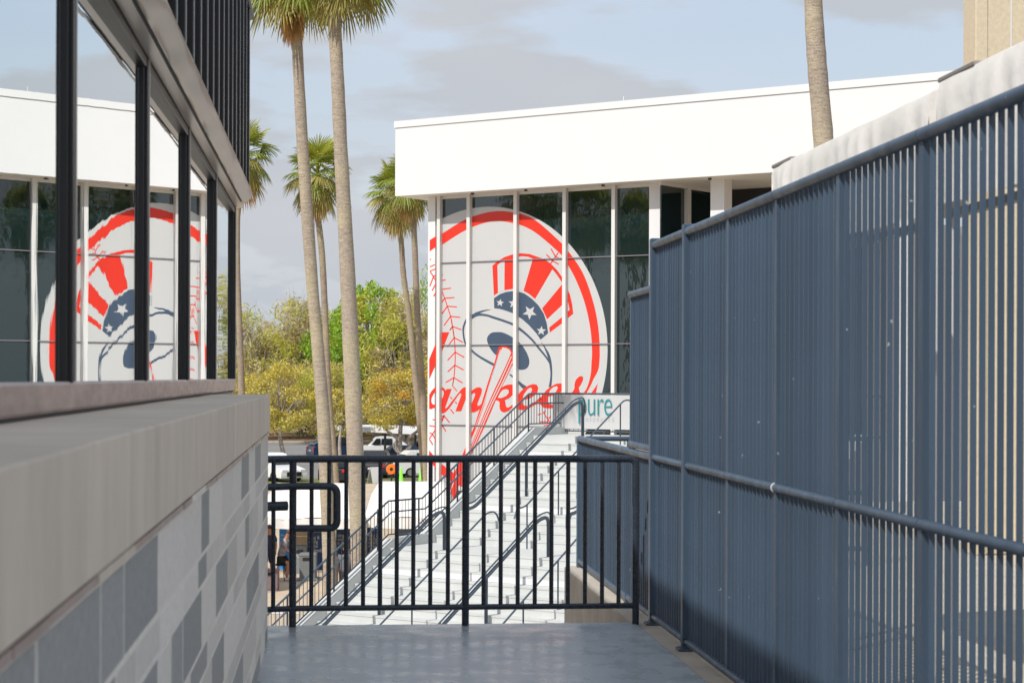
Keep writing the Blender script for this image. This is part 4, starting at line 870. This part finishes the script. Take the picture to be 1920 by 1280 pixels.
car('black car seen from behind between the palm trunks', 643, 903, R_(75), pk)
car('black car with red tail lights behind the folding sign', 706, 893, R_(80), pk, True)
car('white car with its rear wheel showing left of the glass building', 800, 893, R_(15), pw, True)
car('dark blue car under the carport behind the forked tree', 742, 872, R_(188), pb)
car('white car with long side windows parked under the carport', 712, 858, R_(182), pw, True)
car('silver car at the right end of the carport', 792, 862, R_(182), pg, True)
car('navy car parked left of the thick palm under the carport edge', 633, 858, R_(20), pb, True)
cp = thing('carport', 'low white flat carport roof on posts over the parked cars', 'carport', onz(710, 862, ZG))
c0 = at(622, 806, 140); c1 = at(812, 816, 134)
b = MB(); dv = (c1-c0); dv.z = 0; dn = Vector((-dv.y, dv.x, 0)).normalized()*5.0
b.prism([c0, c1, c1+dn, c0+dn], Vector((0, 0, .34))); b.build('roof', m_white, cp)
for f in (.05, .36, .66, .97):
    p = c0+dv*f+dn*.4; b = MB(); b.tube([(p.x, p.y, ZG), (p.x, p.y, p.z)], .09, 8); b.build('post', mat('carport_steel', (.10, .10, .10), .5), cp)

# ------------------------------------------------------------------ things on the plaza
def tentp(label, px, depth, wpx, yr, ye, seed, ridge=.35):
    rng = random.Random(seed); c = at(px, 900, depth); zr = at(px, yr, depth).z; ze = at(px, ye, depth).z; hw = wpx/2*depth/F
    t = thing('market_tent', label, 'tent', (c.x, c.y, ZG), 'white tents on the plaza')
    X = Rt; Y = Fw; P = lambda u, v, z: Vector((c.x, c.y, 0))+X*(u*hw)+Y*(v*hw)+Up*z
    b = MB(); n = 14; vs = []
    for j in range(n+1):
        for i in range(n+1):
            u, v = -1+2*i/n, -1+2*j/n; d = max(max(0, abs(u)-ridge)/(1-ridge), abs(v)); z = zr+(ze-zr)*(d**.85)+.04*math.sin(6*u+seed)*math.sin(5*v)*d
            vs.append(P(u, v, z))
    b.add(vs, [(j*(n+1)+i, j*(n+1)+i+1, (j+1)*(n+1)+i+1, (j+1)*(n+1)+i) for j in range(n) for i in range(n)]); b.build('roof', m_tent, t, smooth=True, recalc=False)
    for (u0, v0, u1, v1) in ((-1, -1, 1, -1), (1, -1, 1, 1), (1, 1, -1, 1), (-1, 1, -1, -1)):
        b = MB(); vs = []; m_ = 24
        for k in range(m_+1):
            f = k/m_; u, v = u0+(u1-u0)*f, v0+(v1-v0)*f; w_ = .012*math.sin(k*1.7+seed)
            vs += [P(u*(1+w_), v*(1+w_), ze), P(u*(1.005+w_*2), v*(1.005+w_*2), ze-.30-.05*math.sin(f*math.pi*1)*1)]
        b.add(vs, [(2*k, 2*k+1, 2*k+3, 2*k+2) for k in range(m_)]); b.build('valance', m_tent, t, smooth=True)
    for u in (-.97, .97):
        for v in (-.97, .97): b = MB(); p = P(u, v, 0); b.tube([(p.x, p.y, ZG), (p.x, p.y, ze)], .03, 6); b.build('leg', m_wtrim, t)
    return P, ze, hw
PT, zeT, hwT = tentp('white tent beside the stone wall end, above the leaning man', 592, 61, 200, 905, 964, 1, .8)
tentp('white tent just left of the glass building corner', 772, 61, 170, 902, 964, 2, .8)
tentp('unseen white tent behind the stone wall end, added to shade the leaning man', 385, 55.5, 200, 925, 965, 3)  # out of view, added so that its shadow falls on the leaning man
# beige back panels under the first tent
b = MB()
for k in range(7): b.cbox(0, 1, 0, .02, .34*k, .34*k+.335, .008)
me = b.mesh('back_screen', mat('beige_screen', (.52, .42, .29), .8, var=.08, vscale=2)); p = onz(570, 1062, ZG)
o = inst('back_screen', me, p, None, rz=-YAW, sc=(1.1, 1, 1)); o.location.x -= .5; tag(o, 'beige slatted screen standing under the tent beside the wall end', 'screen')
def standb(label, px, ybase, ytop, wpx, m, lines, seed):
    p = onz(px, ybase, ZG); depth = (p-CAMP).dot(Fw); h = at(px, ytop, depth).z-ZG; hw = wpx/2*depth/F
    t = thing('banner_stand', label, 'sign', (p.x, p.y, ZG), 'blue banner stands under the tents')
    b = MB(); c = p+Up*(h/2); b.obox(c, Rt*hw, Fw*.01, Up*(h/2)); b.build('panel', m, t)
    b = MB(); b.obox(p+Up*.04, Rt*(hw+.03), Fw*.14, Up*.04); b.build('foot', m_alu, t)
    for body, f, s_ in lines: text('lettering', body, m_wtrim, t, p+Rt*(-hw*.82)-Fw*.02+Up*(h*f), Rt, Up, s_, .8)
sb, sn = mat('sign_blue', (.01, .22, .62), .4), mat('sign_navy', (.012, .05, .155), .4)
LN = [('ding &', .62, .17), ('nning', .54, .17), ('it the', .46, .17), ('r Needs', .38, .17)]
standb('light blue banner stand behind the leaning man', 537, 1070, 976, 27, sb, [('\u2733', .86, .2), ('ding &', .70, .1), ('nning', .63, .1), ('it the', .56, .1)], 1)
standb('navy banner stand with white lettering behind the grey bin', 593, 1072, 972, 34, sn, LN, 2)
standb('navy banner stand partly hidden between the two palm trunks', 645, 1062, 972, 30, sn, LN, 3)
standb('navy banner stand behind the stair guardrail right of the thick palm', 702, 1058, 974, 28, sn, LN, 4)
# bins, table, bag
def taper(label, name, cat, px, ybase, ytop, wpx, k, m, lidm=None):
    p = onz(px, ybase, ZG); depth = (p-CAMP).dot(Fw); h = at(px, ytop, depth).z-ZG; hw = wpx/2*depth/F
    t = thing(name, label, cat, (p.x, p.y, ZG)); X, Y = Rt, Fw
    pr_ = [(0, k), (.06, k), (.12, 1), (.9, 1), (.93, 1.06), (1, 1.0)]
    b = MB(); vs = []
    for f, q in pr_: vs += [p+X*(sx*hw*q)+Y*(sy*hw*q)+Up*(h*f) for sx, sy in ((-1, -1), (1, -1), (1, 1), (-1, 1))]
    b.add(vs, [(4*i+j, 4*i+(j+1) % 4, 4*i+4+(j+1) % 4, 4*i+4+j) for i in range(len(pr_)-1) for j in range(4)]+[(0, 3, 2, 1), tuple(4*(len(pr_)-1)+j for j in range(4))]); b.build('body', m, t)
    b = MB(); b.obox(p+Up*(h*.80)-Y*(hw*1.01), X*hw*.6, Y*.01, Up*h*.06); b.build('slot', lidm or m_rub, t)
taper('grey square litter bin with a flared foot in front of the navy banner', 'litter_bin', 'bin', 578, 1087, 1036, 30, 1.3, mat('bin_grey', (.16, .17, .17), .6, var=.1))
taper('grey cabinet under the tent behind the litter bin', 'cabinet', 'cabinet', 562, 1074, 1022, 26, 1.0, mat('cab_grey', (.20, .23, .25), .5))
taper('mauve fabric laundry style bin beside the stone wall end', 'fabric_bin', 'bin', 507, 1106, 1066, 30, .95, mat('mauve_cloth', (.20, .14, .15), .9, var=.15))
p = onz(780, 1030, ZG); t = thing('draped_table', 'black draped round table behind the stair guardrail', 'table', p)
b = MB(); b.tube([p+Up*0, p+Up*.55, p+Up*.98], [.72, .70, .68], 26); o = b.build('drape', mat('black_cloth', (.02, .022, .025), .85, bump=.04, bscale=5, stretch=(1, 1, .05)), t, smooth='auto')
b = MB(); b.tube([p+Up*.981, p+Up*1.005], .70, 26); b.build('top', m_tent, t, smooth='auto')
# A-board, cones, reel
p = onz(702, 905, ZG); t = thing('a_board', 'white folding A-board sign on the grass by the forked tree', 'sign', p)
for s_ in (-1, 1):
    b = MB(); q = Matrix.Rotation(R_(35), 3, 'Z'); ax = q @ Vector((.33, 0, 0)); dn_ = q @ Vector((0, s_*.28, 0))
    b.prism([p-ax+dn_, p+ax+dn_, p+ax+Up*.95, p-ax+Up*.95], (q @ Vector((0, s_*.02, 0)))); b.build('panel', m_wtrim, t)
def cone(label, px, yb):
    p = onz(px, yb, ZG); t = thing('traffic_cone', label, 'cone', p, 'neon green cones on the verge'); mg = mat('neon_green', (.22, .85, .02), .5)
    b = MB(); b.tube([p+Up*.03, p+Up*.05, p+Up*.85, p+Up*.88], [.17, .15, .055, .03], 14); b.build('cone', mg, t, smooth='auto')
    b = MB(); b.cbox(p.x-.2, p.x+.2, p.y-.2, p.y+.2, p.z, p.z+.035, .008); b.build('base', m_rub, t)
cone('neon green cone beside the forked tree trunk', 752, 903); cone('neon green cone in front of the white car wheel', 789, 902); cone('neon green cone behind the white car by the stone wall', 523, 888)
p = at(734, 879, 108); t = thing('cable_reel', 'round orange reel with a black hub hung by the forked tree', 'reel', p)
b = MB(); b.tube([p-Fw*.14, p-Fw*.12, p+Fw*.12, p+Fw*.14], [.24, .31, .31, .24], 9); b.build('rim', mat('orange_plastic', (.85, .18, .01), .4), t)
b = MB(); b.tube([p-Fw*.15, p-Fw*.141], .10, 14); b.build('hub', m_rub, t)
b = MB(); b.tube([(p.x, p.y, ZG), (p.x, p.y, p.z-.2)], .05, 8); b.build('stand', m_rub, t)
# little gate at the stair foot
p = onz(522, 1215, ZG); t = thing('steel_gate', 'small pale steel bar gate low beside the stone wall end', 'gate', p); mgte = mat('pale_steel', (.55, .56, .58), .4, metal=.5)
for h in (.1, .45, .82): b = MB(); b.tube([p-Rt*.6+Up*h, p+Rt*.5+Up*h], .022, 8); b.build('rail', mgte, t, smooth='auto')
for k in range(7): b = MB(); b.tube([p-Rt*.6+Rt*(1.1*k/6)+Up*.02, p-Rt*.6+Rt*(1.1*k/6)+Up*.86], .016, 6); b.build('bar', mgte, t, smooth='auto')
b = MB(); q = p-Rt*.72; b.cbox(q.x-.13, q.x+.13, q.y-.1, q.y+.1, ZG, ZG+.92, .01); b.build('post', mat('brown_post', (.16, .08, .05), .7), t)

# ------------------------------------------------------------------ people
def skin(name, verts, edges, m, parent, sub=2, root=0):
    me = bpy.data.meshes.new(name); me.from_pydata([v[:3] for v in verts], edges, []); me.materials.append(m)
    o = bpy.data.objects.new(name, me); md = o.modifiers.new('skin', 'SKIN'); lay = me.skin_vertices[0].data
    for i, v in enumerate(verts): lay[i].radius = (v[3], v[4] if len(v) > 4 else v[3]); lay[i].use_root = (i == root)
    md.use_smooth_shade = True; md.branch_smoothing = .4
    sb_ = o.modifiers.new('sub', 'SUBSURF'); sb_.levels = sub; sb_.render_levels = sub
    return link(o, parent)
m_skin = mat('skin', (.42, .20, .12), .5, var=.08); m_hair = mat('dark_hair', (.03, .022, .018), .7)
def person(label, foot, shirt, shorts, J, hat=None, shoe=None):
    t = thing('person', label, 'person', foot); f = Vector(foot); W = lambda p: tuple(f+Rt*p[0]+Fw*p[1]+Up*p[2])
    def V(n, r, r2=None): return W(J[n])+((r, r2) if r2 else (r,))
    names = ['pelvis', 'spine', 'chest', 'neck', 'head', 'crownh', 'shL', 'elL', 'haL', 'fiL', 'shR', 'elR', 'haR', 'fiR', 'hipL', 'knL', 'anL', 'toL', 'hipR', 'knR', 'anR', 'toR', 'thL', 'thR']
    rad = dict(pelvis=.13, spine=.125, chest=.14, neck=.055, head=.088, crownh=.075, shL=.06, elL=.043, haL=.032, fiL=.018, shR=.06, elR=.043, haR=.032, fiR=.018, hipL=.09, knL=.06, anL=.042, toL=.034, hipR=.09, knR=.06, anR=.042, toR=.034, thL=.012, thR=.012)
    for s_ in 'LR':
        h, g = Vector(J['ha'+s_]), Vector(J['fi'+s_]); J['th'+s_] = tuple(h+(g-h)*.6+Vector((.03, -.035, .02)))
    ix = {n: i for i, n in enumerate(names)}
    ed = [('pelvis', 'spine'), ('spine', 'chest'), ('chest', 'neck'), ('neck', 'head'), ('head', 'crownh')]
    for s_ in 'LR': ed += [('chest', 'sh'+s_), ('sh'+s_, 'el'+s_), ('el'+s_, 'ha'+s_), ('ha'+s_, 'fi'+s_), ('ha'+s_, 'th'+s_), ('pelvis', 'hip'+s_), ('hip'+s_, 'kn'+s_), ('kn'+s_, 'an'+s_), ('an'+s_, 'to'+s_)]
    skin('body', [V(n, rad[n]) for n in names], [(ix[a], ix[c]) for a, c in ed], m_skin, t)
    lerp = lambda a, c, k: tuple(J[a][i]+(J[c][i]-J[a][i])*k for i in range(3))
    pts = [W(J['pelvis'])+(.165, .15), W(J['spine'])+(.17, .15), W(J['chest'])+(.175, .155), W(lerp('chest', 'neck', .6))+(.085,)]
    sv = list(pts); se = [(0, 1), (1, 2), (2, 3)]
    for s_ in 'LR': k = len(sv); sv += [W(J['sh'+s_])+(.085,), W(lerp('sh'+s_, 'el'+s_, .75))+(.072,)]; se += [(2, k), (k, k+1)]
    skin('shirt', sv, se, shirt, t)
    pv = [W(J['pelvis'])+(.155, .14)]; pe = []
    for s_ in 'LR': k = len(pv); pv += [W(J['hip'+s_])+(.115,), W(lerp('hip'+s_, 'kn'+s_, .9))+(.098,)]; pe += [(0, k), (k, k+1)]
    skin('shorts', pv, pe, shorts, t)
    for s_ in 'LR':
        a_, to = Vector(J['an'+s_]), Vector(J['to'+s_]); hl = a_+(a_-to)*.3
        skin('shoe', [W((hl.x, hl.y, to.z+.01))+(.05,), W((a_.x, a_.y, to.z+.03))+(.055,), W(J['to'+s_])+(.05, .04)], [(0, 1), (1, 2)], shoe or m_wtrim, t)
    hd, cr_ = Vector(J['head']), Vector(J['crownh']); up_ = (cr_-hd).normalized()
    b = MB(); hh = f+Rt*cr_.x+Fw*cr_.y+Up*cr_.z; u_ = Rt*up_.x+Fw*up_.y+Up*up_.z; fd = Rt*J['face'][0]+Fw*J['face'][1]+Up*J['face'][2]
    b.tube([hh-u_*.035, hh+u_*.02, hh+u_*.06, hh+u_*.085], [.098, .096, .07, .02], 14); b.build('cap' if hat else 'hair', hat or m_hair, t, smooth=True)
    hc = f+Rt*hd.x+Fw*hd.y+Up*hd.z; sd_ = fd.cross(u_).normalized()
    b = MB(); b.obox(hc+fd*.088+u_*.045, sd_*.07, fd*.012, u_*.014); b.build('sunglasses', m_rub, t)
    b = MB(); b.tube([hc+fd*.085+u_*.03, hc+fd*.112-u_*.005, hc+fd*.085-u_*.012], [.010, .017, .012], 6); b.build('nose', m_skin, t, smooth=True)
    b = MB(); b.obox(hc+fd*.088-u_*.045, sd_*.024, fd*.004, u_*.005); b.build('mouth', mat('lips', (.3, .1, .08), .5), t)
    for s_ in (-1, 1): b = MB(); b.tube([hc+sd_*.085*s_-u_*.03, hc+sd_*.10*s_, hc+sd_*.09*s_+u_*.035], [.008, .014, .010], 6); b.build('ear', m_skin, t, smooth=True)
    return t, W
camo = mat('camouflage_cloth', (.30, .30, .33), .8, var=.55, vscale=9)
foot = onz(534, 1088, ZG)
tm, W = person('person in grey camouflage shirt and black shorts leaning forward on a stool', foot, camo, mat('black_shorts', (.01, .011, .014), .8),
    dict(pelvis=(-.14, 0, .66), spine=(-.10, 0, .90), chest=(-.02, 0, 1.14), neck=(.06, 0, 1.34), head=(.13, -.01, 1.43), crownh=(.14, -.01, 1.51), face=(.82, -.45, -.35),
         shL=(.0, -.18, 1.24), elL=(.06, -.24, .98), haL=(.22, -.20, .88), fiL=(.30, -.17, .85), shR=(.02, .18, 1.24), elR=(.14, .22, 1.0), haR=(.27, .12, .90), fiR=(.34, .06, .87),
         hipL=(-.10, -.10, .64), knL=(.12, -.13, .56), anL=(.09, -.13, .10), toL=(.24, -.16, .045), hipR=(-.10, .10, .64), knR=(.14, .13, .60), anR=(-.02, .12, .26), toR=(.12, .12, .20)), hat=mat('brown_cap', (.10, .045, .03), .7), shoe=mat('white_shoe', (.6, .6, .6), .6))
p = Vector(foot)-Rt*.12; t = thing('bar_stool', 'black stool under the leaning person', 'stool', p)
b = MB(); b.tube([p+Up*.47, p+Up*.52], .17, 18); b.build('seat', m_rub, t, smooth='auto')
for a_ in range(4): b = MB(); q = Vector((math.cos(a_*1.571+.6), math.sin(a_*1.571+.6), 0)); b.tube([p+q*.20, p+q*.12+Up*.47], .016, 6); b.build('leg', m_rub, t)
b = MB(); q = foot+Rt*.34+Up*.84-Fw*.02; b.obox(q, (Rt*.10-Up*.12), Fw*.10, (Rt*.003+Up*.003)); tag(b.build('paper', m_wtrim), 'white sheet of paper held by the leaning person', 'paper')
def stand(): return dict(pelvis=(0, 0, .92), spine=(0, 0, 1.1), chest=(.01, 0, 1.32), neck=(.02, 0, 1.50), head=(.03, 0, 1.60), crownh=(.03, 0, 1.68), face=(.2, .95, -.1), shL=(-.18, 0, 1.42), elL=(-.24, .03, 1.14), haL=(-.24, -.03, .90), fiL=(-.24, -.05, .80), shR=(.18, 0, 1.42), elR=(.23, .05, 1.14), haR=(.22, -.02, .90), fiR=(.22, -.03, .80),
    hipL=(-.09, 0, .90), knL=(-.10, .03, .50), anL=(-.11, -.03, .09), toL=(-.12, .12, .04), hipR=(.09, 0, .90), knR=(.10, .05, .50), anR=(.11, .05, .09), toR=(.12, .20, .04))
person('person in grey shirt and dark shorts standing between the two near palm trunks', onz(648, 1139, ZG), mat('grey_tee', (.13, .135, .15), .8), mat('maroon_shorts', (.03, .02, .025), .8), stand(), shoe=mat('red_shoe', (.35, .12, .1), .6))
person('person in navy clothes mostly hidden behind the stone wall end', onz(503, 1090, ZG), mat('navy_tee', (.02, .025, .07), .8), mat('navy_short', (.02, .024, .06), .8), stand())

# ------------------------------------------------------------------ right side: canopies on the concourse and the concrete tower
def canopy(label, y0, y1, dx, dz, seed):
    rng = random.Random(seed); t = thing('canopy_tent', label, 'canopy', (2.5+dx+1.5, (y0+y1)/2, 0), 'white canopies behind the blue fence')
    prof = [(2.5, 2.30), (2.495, 2.5), (2.5, 2.64), (2.503, 2.72), (2.508, 2.775), (2.520, 2.818), (2.70, 2.905), (3.1, 3.075), (3.9, 3.25), (4.7, 3.2), (5.4, 2.8), (5.5, 2.3)]
    ny = 150; vs = []; ph = [rng.uniform(0, 6.3) for _ in range(6)]
    for j in range(ny+1):
        f = j/ny; y = y0+(y1-y0)*f
        for k, (x, z) in enumerate(prof):
            wob = (math.sin(y*9+ph[0])+.6*math.sin(y*17+ph[1])+.7*math.sin(y*5+ph[2]))*.011*(1.2 if k < 2 else .6 if k < 4 else .15)+.008*math.sin(y*31+ph[3])*math.sin(y*2.3+ph[4])*(k < 4)
            end = (.06 if j in (0, ny) else 0)*(1 if k < 3 else 0)
            vs.append((x+dx+wob, y+(end if j == 0 else -end)*.5, z+dz))
    q = len(prof); b = MB(); b.add(vs, [(j*q+k, j*q+k+1, (j+1)*q+k+1, (j+1)*q+k) for j in range(ny) for k in range(q-1)])
    for jj in (0, ny): b.add([vs[jj*q+k] for k in range(2, q-1)], [tuple(range(q-3))])
    b.build('cover', m_tent, t, smooth='auto', recalc=False)
    for x in (2.56+dx, 5.45):
        for y in (y0+.06, y1-.06): b = MB(); b.box(x-.02, x+.02, y-.02, y+.02, -.008, 2.78+dz); b.build('leg', m_wtrim, t)
    b = MB(); b.cbox(2.515+dx, 2.55+dx, y1-.42, y1+.02, 2.815+dz, 2.835+dz, .004); b.build('clamp_bar', mat('clamp_steel', (.25, .22, .2), .5), t)
    b = MB(); b.box(2.54+dx, 2.58+dx, y0+.06, y1-.06, 2.25+dz, 2.285+dz); b.build('crossbar', mat('steel_bar', (.3, .3, .3), .5), t)
canopy('white canopy behind the fence, the farther one, at the fence post end', 7.72, 10.6, 0, 0, 1)
canopy('white canopy behind the fence, the nearer one at the picture edge', 4.4, 7.52, -.03, .012, 2)
tw = thing('concrete_tower', 'tan aggregate concrete stadium pier rising behind the canopies', 'tower', (7, 18, 0))
x0 = at(1838, 60, 17.0).x; yf = 16.6
b = MB(); b.cbox(x0+.02, x0+5, yf, yf+.36, -.01, 9, .02); b.build('pier', m_tower, tw)
b = MB(); b.cbox(x0-.02, x0+.10, yf-.012, yf+.33, -.01, 8.9, .01); b.build('edge_strip', m_tower, tw)
xg = at(1904, 60, 17.0).x; b = MB(); b.box(xg-.007, xg+.007, yf-.004, yf+.05, 0, 9); b.build('joint', m_wtrim, tw)
b = MB(); b.cbox(9.5, 9.8, 4, 24, -.01, 4.2, .02); tag(b.build('stadium_wall', m_wtrim), 'pale stadium wall beyond the concourse seen through the pickets', 'wall')
